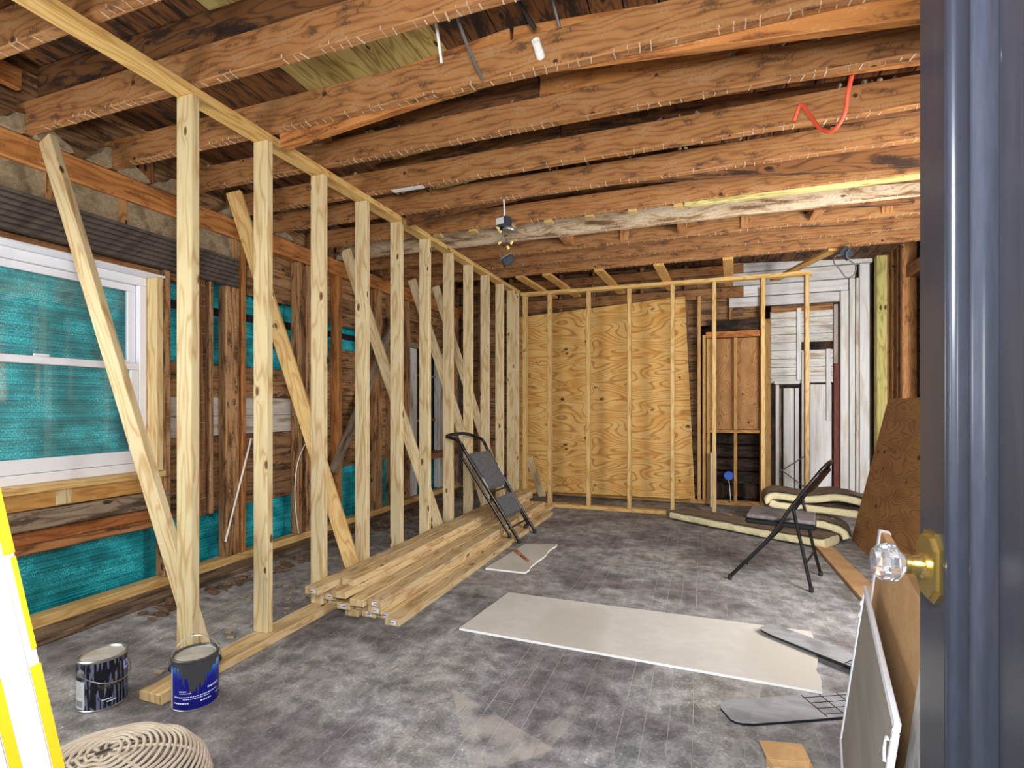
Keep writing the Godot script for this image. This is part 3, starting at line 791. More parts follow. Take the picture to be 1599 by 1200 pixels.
# ------------------------------------------------------------------ framing
func make_partitions() -> void:
	var p := thing("stud_partition", "long new pine stud wall frame running down the left side of the room", "wall frame", V(-2.05, 0, 3.6))
	stick(p, "top_plate", V(-2.056, 2.493, 0.3), V(-2.056, 2.493, 3.3), 0.089, 0.037, M.pine2, Color(0.98, 0.93, 0.8))
	stick(p, "top_plate", V(-2.056, 2.493, 3.302), V(-2.056, 2.493, 5.9), 0.089, 0.037, M.pine2, Color(0.95, 0.95, 0.85))
	stick(p, "bottom_plate", V(-2.03, 0.019, 1.45), V(-2.03, 0.019, 5.9), 0.125, 0.038, M.lumber, Color(0.92, 0.88, 0.82))
	for i in 11:
		var z := 1.612 + 0.4064 * i
		if i == 10: z = 5.62
		bx(p, "stud", -2.1, -2.011, 0.0385, 2.474, z, z + 0.038, M.pine, tn(0.9, 1.06), 0.003)
	bx(p, "stud", -2.1, -2.011, 0.0385, 2.474, 5.77, 5.808, M.pine, tn(0.9, 1.05), 0.003)
	var q := thing("stud_partition", "short new pine stud wall frame standing across the back in front of the plywood", "wall frame", V(-0.5, 0, 5.85))
	stick(q, "top_plate", V(-2.0, 2.465, 5.856), V(1.012, 2.465, 5.856), 0.089, 0.038, M.pine2, Color(1, 0.97, 0.88))
	stick(q, "bottom_plate", V(-2.0, 0.019, 5.856), V(-0.36, 0.019, 5.856), 0.089, 0.038, M.pine2, Color(1, 0.97, 0.88))
	stick(q, "bottom_plate", V(0.03, 0.019, 5.856), V(0.3, 0.019, 5.856), 0.089, 0.038, M.pine2, Color(1, 0.97, 0.88))
	var xs := [-1.955, -1.654, -1.202, -0.75, -0.296, 0.117, 0.576, 0.969]
	for i in xs.size():
		bx(q, "stud", xs[i] - 0.019, xs[i] + 0.019, 0.0385 if i < 6 else 0.0, 2.445, 5.812, 5.9, M.pine2, tn(0.9, 1.05), 0.003)
	for x in [-1.75, -1.46, -0.93, -0.36, 0.25]:
		stick(q, "tie_block", V(x - 0.03, 2.498, 5.14), V(x + 0.03, 2.498, 6.3), 0.09, 0.026, M.pine2, tn(0.8, 0.95) * Color(1, 0.88, 0.7))
	stick(q, "tie_block", V(1.06, 2.498, 5.16), V(0.72, 2.498, 6.2), 0.09, 0.026, M.pine2, Color(0.8, 0.68, 0.5))
	# diagonal braces from the joists down to the partition
	var br := [
		[V(-3.07, 2.49, 1.675), V(-2.03, 0.10, 1.675), "slanting pine brace nearest the white window"],
		[V(-2.74, 2.49, 2.485), V(-2.08, 0.13, 2.79), "yellowish slanting pine brace ending behind the near end of the lumber pile"],
		[V(-2.86, 2.49, 3.73), V(-2.09, 0.13, 3.96), "slanting pine brace in front of the old dark window"],
		[V(-2.88, 2.49, 4.855), V(-2.09, 0.13, 4.99), "slanting pine brace seen through the frame left of the step stool handle"],
		[V(-2.8, 2.49, 5.22), V(-2.09, 0.13, 5.48), "slanting pine brace farthest down the long frame"],
	]
	for a in br:
		var o := stick(self, "diagonal_brace", a[0], a[1], 0.036, 0.089, M.pine2 if a == br[1] else M.pine, tn(0.92, 1.02), Vector3.UP, 0.003)
		tag(o, a[2], "brace", "braces between the outer wall and the long frame")
	var o2 := stick(self, "short_brace", V(-1.94, 0.55, 5.95), V(-1.86, 0.045, 6.25), 0.036, 0.089, M.pine, Color.WHITE, Vector3.RIGHT)
	tag(o2, "short pine brace foot at the corner beside the plywood sheet", "brace")
	var o3 := stick(self, "grey_brace", V(-3.13, 0.56, 3.9), V(-3.1, 2.08, 4.88), 0.03, 0.09, M.grey_wood, Color(0.8, 0.78, 0.76))
	tag(o3, "weathered grey board slanting across the outer wall studs", "brace")

func make_lumber() -> void:
	var g := "pine boards in the lumber pile"
	# x start, layer, near end, far end, label
	var L := [
		[-1.955, 0, 2.52, 5.75, "bottom board of the lumber pile next to the bottom plate"],
		[-1.86, 0, 2.42, 5.6, "bottom board of the lumber pile, second out from the bottom plate"],
		[-1.765, 0, 2.44, 5.7, "bottom board of the lumber pile, third from the bottom plate, with label"],
		[-1.672, 0, 2.455, 5.8, "bottom board of the lumber pile, fourth out, just left of the outermost one"],
		[-1.581, 0, 2.385, 5.4, "outermost wide-topped board on the floor at the right edge of the lumber pile"],
		[-2.005, 1, 2.46, 5.75, "second-layer board of the lumber pile against the studs"],
		[-1.90, 1, 2.40, 5.7, "second-layer board with a sticker, left of middle of the lumber pile"],
		[-1.80, 1, 2.43, 5.6, "second-layer board in the middle of the lumber pile"],
		[-1.703, 1, 2.41, 5.5, "second-layer board at the right side of the lumber pile"],
		[-2.002, 2, 2.41, 5.8, "third-layer board of the lumber pile against the studs"],
		[-1.905, 2, 2.47, 5.6, "third-layer board between the studs side and the grey-topped board of the pile"],
		[-1.80, 2, 2.38, 5.45, "third-layer board hidden beside the grey-topped board of the pile"],
		[-1.70, 2, 2.405, 5.5, "wide grey-topped board on the right shoulder of the lumber pile"],
		[-2.0, 3, 2.42, 5.85, "fourth-layer board of the lumber pile against the studs"],
		[-1.90, 3, 2.36, 5.7, "fourth-layer board of the lumber pile, its edge facing the room"],
		[-2.004, 4, 2.27, 5.9, "topmost lumber board lying against the studs and overhanging the pile"],
		[-1.907, 4, 2.45, 5.85, "topmost lumber board with a slanted cut end, second from the studs"],
	]
	for i in L.size():
		var a = L[i]
		var y: float = a[1] * 0.0383
		var o := stick(self, "lumber_board", V(a[0] + 0.0445, y + 0.019, a[2]), V(a[0] + 0.0445 + rr(-0.002, 0.002), y + 0.019, a[3]), 0.089, 0.038, M.lumber, tn(0.9, 1.04) * (Color(0.94, 0.94, 0.96) if i in [12, 15, 4] else Color.WHITE), Vector3.UP, 0.003)
		tag(o, a[4], "board", g)
		if i in [2, 4, 6, 8, 9, 12, 15, 3]:
			var s := MB.new()
			s.boxat(Transform3D(Basis(), V(a[0] + rr(0.035, 0.06), y + 0.02, a[2] - 0.0012)), Vector3(0.03, 0.02, 0.001))
			var st := put("sticker", s, M.label, o, o.transform.affine_inverse())
			var s2 := MB.new()
			s2.boxat(Transform3D(Basis(), V(a[0] + 0.047, y + 0.019, a[2] - 0.0018)), Vector3(0.02, 0.005, 0.0006))
			put("sticker_print", s2, M.blue, st, Transform3D())

# ------------------------------------------------------------------ loose things
func slab(poly: PackedVector2Array, t: float, us := Vector2(1, 1)) -> MB:
	var b := MB.new()
	b.prism(poly, t, us, off())
	return b

# polygon given in room coordinates (x, distance), laid flat with its underside at y
func flat_slab(parent: Node3D, called: String, pts: Array, y: float, t: float, m: Material, us := Vector2(1, 1)) -> MeshInstance3D:
	var c := Vector2.ZERO
	for p in pts: c += p / pts.size()
	var q := PackedVector2Array()
	for p in pts: q.append(p - c)
	return put(called, slab(q, t, us), m, parent, world(parent, Transform3D(Basis(Vector3(1, 0, 0), Vector3(0, 0, -1), Vector3(0, 1, 0)), V(c.x, y, c.y))))

func ragged(a: Vector2, b: Vector2, n: int, amp: float) -> Array:
	var out := []
	var d := (b - a).normalized()
	var s := Vector2(-d.y, d.x)
	for k in n: out.append(a.lerp(b, float(k) / n) + (s * rr(-amp, amp) if k > 0 else Vector2.ZERO))
	return out

func make_drywall() -> void:
	var o := thing("drywall_sheet", "long off-white drywall sheet lying flat in the middle of the floor", "drywall", V(-0.35, 0, 2.72))
	var pts := [Vector2(-1.18, 2.46)] + ragged(Vector2(0.455, 2.41), Vector2(0.52, 3.03), 14, 0.008) + ragged(Vector2(0.52, 3.03), Vector2(-1.12, 3.03), 12, 0.003)
	pts += ragged(Vector2(-1.12, 3.03), Vector2(-1.18, 2.46), 6, 0.003)
	flat_slab(o, "paper_face", pts, 0.0125, 0.0008, M.gyp)
	flat_slab(o, "gypsum_core", pts, 0.001, 0.0114, M.gyp_core)
	var s := thing("drywall_scrap", "small drywall offcut lying by the foot of the step stool", "drywall", V(-1.3, 0, 3.8))
	var p2 := [Vector2(-1.443, 3.433)] + ragged(Vector2(-1.147, 3.435), Vector2(-1.13, 4.23), 12, 0.01) + ragged(Vector2(-1.13, 4.23), Vector2(-1.42, 4.12), 8, 0.01)
	flat_slab(s, "paper_face", p2, 0.0125, 0.0008, M.gyp, Vector2(0.9, 0.9))
	flat_slab(s, "gypsum_core", p2, 0.001, 0.0114, M.gyp_core)
	# taped bundles leaning on the front wall, seen edge-on
	for k in 2:
		var zb: float = [0.5125, 0.4745][k]
		var n := thing("drywall_bundle", ["white drywall bundle with yellow tape, right of the two at the left edge", "white drywall bundle with yellow tape at the far left edge of the view"][k], "drywall", V(-1.34, 0, zb - 0.02), 0.0, "taped drywall bundles by the door")
		var tilt := Basis(Vector3.RIGHT, 0.177)
		var th := [[0.0, 0.012], [0.0125, 0.0125], [0.0255, 0.011]]
		for j in 3:
			var b := MB.new()
			b.box(Vector3(1.2, 2.28, th[j][1] - 0.0006), 0.001, Vector2(1, 1))
			put("sheet", b, M.gyp if j == 2 else M.gyp_core, n, n.global_transform.affine_inverse() * Transform3D(Basis(), V(-1.34, 0, zb)) * Transform3D(tilt, Vector3.ZERO) * Transform3D(Basis(), Vector3(0, 1.14, -th[j][0] - th[j][1] / 2)))
		for seg in [[0.2, 0.70], [0.708, 0.865], [0.885, 1.0], [1.005, 1.5]]:
			var t := MB.new()
			t.box(Vector3(0.0012, seg[1] - seg[0], 0.0105 if seg[0] != 0.885 else 0.005), 0.0)
			put("yellow_tape", t, M.yellow, n, n.global_transform.affine_inverse() * Transform3D(Basis(), V(-1.34, 0, zb)) * Transform3D(tilt, Vector3.ZERO) * Transform3D(Basis(), Vector3(0.6008, (seg[0] + seg[1]) / 2, -0.031 if seg[0] != 0.885 else -0.0335)))

func make_plywood() -> void:
	var b := MB.new()
	b.prism(PackedVector2Array([Vector2(-2.32, 0.0), Vector2(-0.08, 0.01), Vector2(-0.19, 2.41), Vector2(-2.42, 2.27)]), 0.018, Vector2(2.44, 1.22), Vector2(0.1, 0.2))
	var o := put("plywood_sheet", b, M.ply, self, Transform3D(Basis(Vector3.RIGHT, -0.02), V(0, 0.05, 6.53)))
	tag(o, "large tawny plywood sheet with knots standing against the back wall", "plywood")
	var p := stick(self, "plywood_sheet", V(1.35, 0.608, 2.9), V(1.35, 0.608, 5.25), 0.016, 1.25, M.ply_brown, Color.WHITE, Vector3(0.222, 1, 0), 0.001, Vector2(2.44, 1.22))
	tag(p, "brown plywood sheet on its long edge, leaning at the right beyond the door", "plywood")
	var f := flat_slab(self, "floor_board", [Vector2(0.89, 3.5), Vector2(1.03, 3.5), Vector2(0.99, 5.0), Vector2(0.87, 5.0)], 0.001, 0.02, M.board)
	tag(f, "loose tan board lying on the floor between the chair and the leaning plywood", "board")

func make_chair() -> void:
	var o := thing("folding_chair", "black metal folding chair with a grey padded seat", "chair", V(0.47, 0, 3.95))
	var a := V(0.171, 0, 3.785)
	var d := (V(0.638, 0, 3.70) - a).normalized()
	var wv := V(0.137, 0, 0.43)
	var P := func(s: float, y: float, k: float) -> Vector3: return a + d * s + Vector3(0, y, 0) + wv * k
	# the one-piece front frame: legs, sides and the arched top
	var pts := [P.call(0.0, 0.02, 0.02), P.call(0.235, 0.303, 0.02), P.call(0.355, 0.505, 0.03), P.call(0.47, 0.68, 0.05), P.call(0.52, 0.755, 0.12), P.call(0.545, 0.792, 0.3), P.call(0.55, 0.798, 0.5), P.call(0.545, 0.792, 0.7), P.call(0.52, 0.755, 0.88), P.call(0.47, 0.68, 0.95), P.call(0.355, 0.505, 0.97), P.call(0.235, 0.303, 0.98), P.call(0.0, 0.02, 0.98)]
	wire(o, "front_frame", pts, 0.0115, M.black, 10, 5)
	for k in [0.1, 0.9]:
		wire(o, "rear_leg", [P.call(0.365, 0.515, k), P.call(0.415, 0.27, k * 0.98 + 0.0), P.call(0.472, 0.02, k if k > 0.5 else 0.02)], 0.0105, M.black, 10, 3)
	wire(o, "rear_crossbar", [P.call(0.44, 0.17, 0.06), P.call(0.44, 0.17, 0.94)], 0.008, M.black, 8, 1)
	wire(o, "front_crossbar", [P.call(0.13, 0.18, 0.03), P.call(0.13, 0.18, 0.97)], 0.008, M.black, 8, 1)
	for k in [0.07, 0.93]:
		wire(o, "hinge_link", [P.call(0.245, 0.41, k), P.call(0.365, 0.44, k)], 0.006, M.black, 8, 1)
	for q in [P.call(0.0, 0.0, 0.02), P.call(0.0, 0.0, 0.98), P.call(0.474, 0.0, 0.02), P.call(0.474, 0.0, 0.9)]:
		var c := MB.new()
		c.lathe([Vector2(0, 0), Vector2(0.013, 0), Vector2(0.0145, 0.006), Vector2(0.0135, 0.03), Vector2(0, 0.032)], 14)
		put("foot_cap", c, M.rubber, o, world(o, Transform3D(Basis(), q)))
	# seat: steel pan and padded top
	var bs := Basis(d, Vector3.UP, d.cross(Vector3.UP)).rotated(d.cross(Vector3.UP).normalized(), -0.02)
	var seat := MB.new()
	seat.box(Vector3(0.41, 0.04, 0.37), 0.012)
	var pan := put("seat", seat, M.black, o, world(o, Transform3D(bs, P.call(0.268, 0.398, 0.5))))
	var pad := MB.new()
	pad.box(Vector3(0.40, 0.026, 0.36), 0.011, Vector2(0.6, 0.6))
	put("seat_cushion", pad, M.seat, pan, world(pan, Transform3D(bs, P.call(0.268, 0.424, 0.5))))
	# curved back panel between the side tubes
	var back := MB.new()
	var f := func(u: float, v: float) -> Vector3:
		var bow := 0.035 * (1.0 - pow(2.0 * u - 1.0, 2.0))
		return P.call(0.425 + 0.09 * v + bow * 0.8, 0.62 + 0.135 * v - bow * 0.5, 0.05 + 0.9 * u)
	var g := func(u: float, v: float) -> Vector3: return (f.call(u, v) as Vector3) + d * 0.006 + Vector3(0, -0.003, 0)
	back.grid(14, 5, f, Vector2(2, 1))
	back.grid(14, 5, g, Vector2(2, 1), true)
	put("backrest", back, M.black, o, o.global_transform.affine_inverse())

func make_step_stool() -> void:
	var o := thing("step_stool", "folded black two-step stool with grey treads leaning on the lumber pile", "step stool", V(-1.6, 0, 4.3))
	var n0 := V(-1.45, 0.02, 4.18)
	var f0 := V(-1.435, 0.02, 4.57)
	var n1 := V(-1.9, 0.804, 4.03)
	var f1 := V(-1.88, 0.80, 4.46)
	var nn := V(-1.965, 0.86, 3.93)
	var up := (n1 - n0).cross(f0 - n0).normalized()
	if up.y < 0: up = -up
	# outer frame with the grip loop
	wire(o, "front_rail", [n0, n0.lerp(n1, 0.5), n0.lerp(n1, 0.93), n1 + Vector3(-0.03, 0.05, 0), V(-1.985, 0.905, 3.9)], 0.0135, M.black, 10, 5)
	wire(o, "front_rail", [f0, f0.lerp(f1, 0.5), f0.lerp(f1, 0.93), f1 + Vector3(-0.03, 0.05, 0), V(-1.97, 0.905, 4.3)], 0.0135, M.black, 10, 5)
	wire(o, "grip", [V(-1.985, 0.905, 3.9), V(-1.995, 0.914, 3.97), V(-1.99, 0.918, 4.1), V(-1.985, 0.914, 4.23), V(-1.97, 0.905, 4.3)], 0.0145, M.rubber, 12, 5)
	# rear frame folded close behind
	var bk := -up * 0.035
	for q in [[n0, n1, 1], [f0, f1, -1]]:
		var e: Vector3 = (f0 - n0).normalized() * 0.03 * q[2] * -1.0
		wire(o, "rear_leg", [(q[0] as Vector3) + bk + e + (q[1] - q[0]) * 0.07, (q[1] as Vector3) + bk + e - (q[1] - q[0]) * 0.08], 0.0115, M.black, 10, 1)
	wire(o, "cross_tube", [n0.lerp(n1, 0.14) + bk * 0.6, f0.lerp(f1, 0.14) + bk * 0.6], 0.008, M.black, 8, 1)
	wire(o, "cross_tube", [n0.lerp(n1, 0.52) + bk * 0.3, f0.lerp(f1, 0.52) + bk * 0.3], 0.008, M.black, 8, 1)
	for t in [[0.24, 0.45], [0.55, 0.93]]:
		var a := n0.lerp(n1, t[0])
		var b := n0.lerp(n1, t[1])
		var c := f0.lerp(f1, t[0])
		var e2 := f0.lerp(f1, t[1])
		var ins := (c - a).normalized() * 0.028
		var f := func(u: float, v: float) -> Vector3:
			var roll := 0.03 * pow(maxf(0.0, 1.0 - v / 0.14), 2.0)
			return ((a + ins).lerp(c - ins, u)).lerp((b + ins).lerp(e2 - ins, u), v) + up * (0.014 - roll)
		var g := func(u: float, v: float) -> Vector3: return (f.call(u, v) as Vector3) - up * 0.02
		var m := MB.new()
		m.grid(6, 14, f, Vector2(1, 1.4), false)
		m.grid(6, 14, g, Vector2(1, 1.4), true)
		for s in [0.0, 1.0]:
			m.grid(1, 14, func(u: float, v: float) -> Vector3: return (f.call(s, v) as Vector3) - up * 0.02 * u, Vector2.ONE)
			m.grid(6, 1, func(u: float, v: float) -> Vector3: return (f.call(u, s) as Vector3) - up * 0.02 * v, Vector2.ONE)
		put("tread", m, M.tread, o, o.global_transform.affine_inverse())
	for q in [n0, f0, n0 + bk * 1.2 + Vector3(-0.05, 0, 0), f0 + bk * 1.2 + Vector3(-0.05, 0, 0)]:
		var c := MB.new()
		c.lathe([Vector2(0, 0), Vector2(0.016, 0), Vector2(0.017, 0.01), Vector2(0.014, 0.035), Vector2(0, 0.037)], 14)
		put("foot_cap", c, M.rubber, o, world(o, Transform3D(Basis(), Vector3(q.x, 0.0005 if q.x > -1.46 else 0.0386, q.z))))
	for q in [[n0, n1, 0.62], [f0, f1, 0.7]]:
		var s := MB.new()
		s.box(Vector3(0.1, 0.001, 0.014), 0.0)
		var at: Vector3 = (q[0] as Vector3).lerp(q[1], q[2]) + up * 0.0125
		put("warning_label", s, M.label, o, world(o, Transform3D(frame(q[0], q[1], up).basis, at)))
	for q in [[n0, n1], [f0, f1]]:
		for t in [0.16, 0.3, 0.5, 0.56, 0.9]:
			var r := MB.new()
			r.lathe([Vector2(0.006, 0), Vector2(0.005, 0.0025), Vector2(0, 0.003)], 10)
			var bb := Basis(frame(q[0], q[1], up).basis.x, up, frame(q[0], q[1], up).basis.z)
			put("rivet", r, M.steel, o, world(o, Transform3D(bb, (q[0] as Vector3).lerp(q[1], t) + up * 0.0105)))

func can_tex(kind: int) -> ImageTexture:
	var W := 512; var H := 256
	var nz := noise_bytes(W, H, 0.03, 301 + kind, 4)
	var st := stretch(W, H, 1, 10, 0.06, 311 + kind, 2)
	var r := RandomNumberGenerator.new()
	r.seed = 40 + kind
	var im := Image.create(W, H, false, Image.FORMAT_RGB8)
	for y in H:
		for x in W:
			var u := float(x) / W
			var v := float(y) / H
			var c: Color
			if kind == 0:
				c = Color(0.03, 0.035, 0.075).lerp(Color(0.07, 0.08, 0.16), nz[y * W + x] / 255.0)
				if st[y * W + x] > 166 - (1.0 - v) * 14.0 and u > 0.1 and u < 0.62: c = c.lerp(Color(0.52, 0.56, 0.68), 0.75)
				if u > 0.28 and u < 0.4 and v > 0.42 and v < 0.6 and nz[(y * 3 % H) * W + x] > 140: c = Color(0.3, 0.26, 0.12)
			else:
				c = Color(0.02, 0.08, 0.62).lerp(Color(0.01, 0.03, 0.42), v)
				var w := clampf(1.0 - (v * 2.6) + (u - 0.3) * 0.8, 0.0, 1.0)
				c = c.lerp(Color(0.12, 0.5, 0.9), clampf(w * 1.6, 0, 1)).lerp(Color(0.86, 0.9, 0.96), clampf(w * 1.7 - 0.75, 0, 1))
				var e := 0.62 - absf(u - 0.30) * 3.2 + (st[y * W + x] - 128) / 800.0
				if v < e * 1.05 or v < 0.1: c = Color(0.25, 0.25, 0.26)
				if u < 0.115 or u > 0.9: c = Color(0.7, 0.69, 0.68) if v > 0.16 else c
			im.set_pixel(x, y, c)
	if kind == 0:
		im.fill_rect(Rect2i(36, 96, 58, 152), Color(0.8, 0.82, 0.84))
		for k in 9: im.fill_rect(Rect2i(42, 104 + k * 9, r.randi_range(30, 46), 3), Color(0.62, 0.64, 0.66))
		for k in 14: im.fill_rect(Rect2i(44 + k * 3, 202, 1 + k % 2, 34), Color(0.1, 0.1, 0.12))
		im.fill_rect(Rect2i(232, 36, 36, 50), Color(0.66, 0.74, 0.95))
		im.fill_rect(Rect2i(242, 42, 8, 30), Color(0.22, 0.2, 0.6)); im.fill_rect(Rect2i(242, 64, 20, 9), Color(0.22, 0.2, 0.6))
		for k in 8: im.fill_rect(Rect2i(150 + (k % 2) * 6 + 4 * k, 204 + (k / 4) * 14, 14, 7), Color(0.8, 0.84, 0.92))
	else:
		for row in [[150, 96, 24, 6], [162, 96, 40, 4], [182, 72, 170, 5], [194, 110, 90, 4], [214, 70, 60, 7], [212, 170, 40, 6], [206, 232, 28, 5]]:
			var x: int = row[1]
			while x < row[1] + row[2]:
				var w := r.randi_range(3, 8)
				im.fill_rect(Rect2i(x, row[0], w, row[3]), Color(0.9, 0.93, 0.98))
				x += w + 2
		for k in 5: im.fill_rect(Rect2i(196 + k * 11, 150 + (k % 2), 9, 9), Color(0.85, 0.9, 0.97))
	return ImageTexture.create_from_image(im)

func make_cans() -> void:
	for k in 2:
		var c: Vector3 = [V(-2.215, 0, 1.392), V(-1.876, 0, 1.52)][k]
		var o := thing("paint_can", ["dark navy paint can with pale drips, its bail hanging down", "blue paint can with dark grey paint running down its front, bail raised"][k], "paint can", c)
		var R := 0.081
		var body := MB.new()
		# the label seam faces the camera side left; u grows to the right as seen
		var seg := 48
		var a0: float = [2.445, 2.565][k]
		for i in seg:
			var t0 := a0 - TAU * i / seg * 1.0 + PI * 0.0
			var t1 := a0 - TAU * (i + 1) / seg
			var p0 := Vector3(cos(t0), 0, sin(t0))
			var p1 := Vector3(cos(t1), 0, sin(t1))
			var u0 := float(i) / seg
			var u1 := float(i + 1) / seg
			var b0 := p0 * R + Vector3(0, 0.006, 0); var b1 := p1 * R + Vector3(0, 0.006, 0)
			var c0 := p0 * R + Vector3(0, 0.184, 0); var c1 := p1 * R + Vector3(0, 0.184, 0)
			body.tri(b0, c0, c1, p0, p0, p1, Vector2(u0, 1), Vector2(u0, 0), Vector2(u1, 0))
			body.tri(b0, c1, b1, p0, p1, p1, Vector2(u0, 1), Vector2(u1, 0), Vector2(u1, 1))
		var m := mat(can_tex(k), 0.35)
		put("can_body", body, m, o)
		var rim := MB.new()
		var foot := MB.new()
		foot.lathe([Vector2(0, 0.0), Vector2(R, 0.0), Vector2(R + 0.002, 0.002), Vector2(R + 0.002, 0.006), Vector2(R, 0.0075)], 40)
		rim.lathe([Vector2(R, 0.182), Vector2(R + 0.003, 0.185), Vector2(R + 0.003, 0.19), Vector2(R, 0.193), Vector2(R - 0.006, 0.192), Vector2(R - 0.01, 0.187)], 40)
		put("foot_rim", foot, M.steel, o)
		put("rim", rim, M.steel if k == 0 else M.paint_grey, o)
		var lid := MB.new()
		lid.lathe([Vector2(R - 0.009, 0.186), Vector2(R - 0.012, 0.183), Vector2(R - 0.02, 0.1855), Vector2(0, 0.1855)], 40)
		put("lid", lid, M.lid, o)
		var ang := 0.0
		var dv: Vector3 = [Vector3(0.08, 0, 1.0), Vector3(0.629, 0, -0.777)][k].normalized()
		var e2 := Vector3.UP.cross(dv)
		for s in [1.0, -1.0]:
			var ear := MB.new()
			ear.xf = Transform3D(Basis(Vector3(0, 1, 0), dv * s, Vector3(0, 1, 0).cross(dv * s)), dv * s * (R - 0.001) + Vector3(0, 0.148, 0))
			ear.lathe([Vector2(0.016, 0), Vector2(0.015, 0.004), Vector2(0.009, 0.007), Vector2(0.008, 0.011), Vector2(0, 0.012)], 20)
			put("ear", ear, M.galv if k == 0 else M.rubber, o)
		var pts := []
		var lean: Vector3 = (e2 * (1.0 if e2.dot(-c) > 0 else -1.0))
		for i in 17:
			var t := PI * i / 16.0
			var h: float = -0.05 * sin(t) if k == 0 else 0.105 * sin(t)
			var outw: float = (R + 0.012) * sin(t) if k == 0 else -0.012 * sin(t)
			pts.append(c + dv * cos(t) * (R + 0.008) + Vector3(0, 0.148 + h, 0) + lean * outw)
		wire(o, "bail", pts, 0.0021, M.steel, 6, 1)

func make_basket() -> void:
	var o := thing("wicker_basket", "whitewashed rattan basket lying upside down at the bottom left edge", "basket", V(-1.57, 0, 0.99))
	var R := 0.265
	var prof := func(t: float) -> Vector2: return Vector2(R * sin(t * PI / 2), 0.015 + 0.185 * pow(maxf(cos(t * PI / 2), 0.0), 0.7))
	for k in 22:
		var p: Vector2 = prof.call(0.1 + 0.9 * k / 21.0)
		var pts := []
		for i in 41:
			var a := TAU * i / 40.0
			pts.append(V(-1.57, 0, 0.99) + Vector3(cos(a) * p.x, p.y + 0.003 * sin(a * 7.0 + k), sin(a) * p.x))
		wire(o, "ring", pts, 0.0048 if k < 21 else 0.008, M.rattan, 6, 1)
	for k in 8:
		var a := TAU * k / 8.0 + 0.75
		var pts := []
		for i in 11:
			var p: Vector2 = prof.call(0.05 + 0.95 * i / 10.0)
			pts.append(V(-1.57, 0, 0.99) + Vector3(cos(a) * p.x, p.y - 0.004, sin(a) * p.x))
		wire(o, "rib", pts, 0.0045, M.rattan, 6, 1)

func make_blades() -> void:
	var defs := [
		[Vector2(0.30, 2.965), Vector2(0.86, 2.51), 0.135, 0.026, 0.5, "grey ceiling fan blade lying half on the drywall sheet"],
		[Vector2(0.08, 2.12), Vector2(0.66, 2.41), 0.155, 0.004, 0.36, "grey ceiling fan blade lying on the bare floor in front of the drywall sheet"],
	]
	for d in defs:
		var a: Vector2 = d[0]
		var b: Vector2 = d[1]
		var L := (b - a).length()
		var ax := (b - a) / L
		var sd := Vector2(-ax.y, ax.x)
		var w: float = d[2]
		var o := thing("fan_blade", d[5], "fan blade", V(a.x, 0, a.y), 0.0, "ceiling fan blades on the floor")
		var pts := []
		for q in [[0.0, -0.25], [0.0, 0.2], [0.012, 0.36], [0.03, 0.45], [0.06, 0.49], [0.3, 0.5], [L, 0.46], [L, -0.46], [0.3, -0.5], [0.07, -0.49], [0.03, -0.44], [0.01, -0.36]]:
			pts.append(a + ax * q[0] + sd * w * q[1])
		flat_slab(o, "blade_underside", pts, d[3], 0.008, M.black_plastic)
		flat_slab(o, "blade_top", pts, d[3] + 0.0082, 0.002, M.blade, Vector2(0.6, 0.6))
		var s := MB.new()
		var y: float = d[3] + 0.0104
		var t0: float = d[4] if d[4] < 0.4 else 0.42
		for k in 4:
			var off_w: float = -0.36 + 0.24 * k
			var c := a + ax * ((t0 + L) / 2) + sd * w * off_w
			s.boxat(Transform3D(frame(V(a.x, y, a.y), V(b.x, y, b.y)).basis, V(c.x, y, c.y)), Vector3(L - t0, 0.0012, 0.004))
		for k in 3:
			var c := a + ax * (t0 + 0.075 * k)
			s.boxat(Transform3D(frame(V(a.x, y, a.y), V(b.x, y, b.y)).basis, V(c.x, y, c.y)), Vector3(0.004, 0.0012, w * 0.94))
		put("lattice_slot", s, M.black_plastic, o, o.global_transform.affine_inverse())

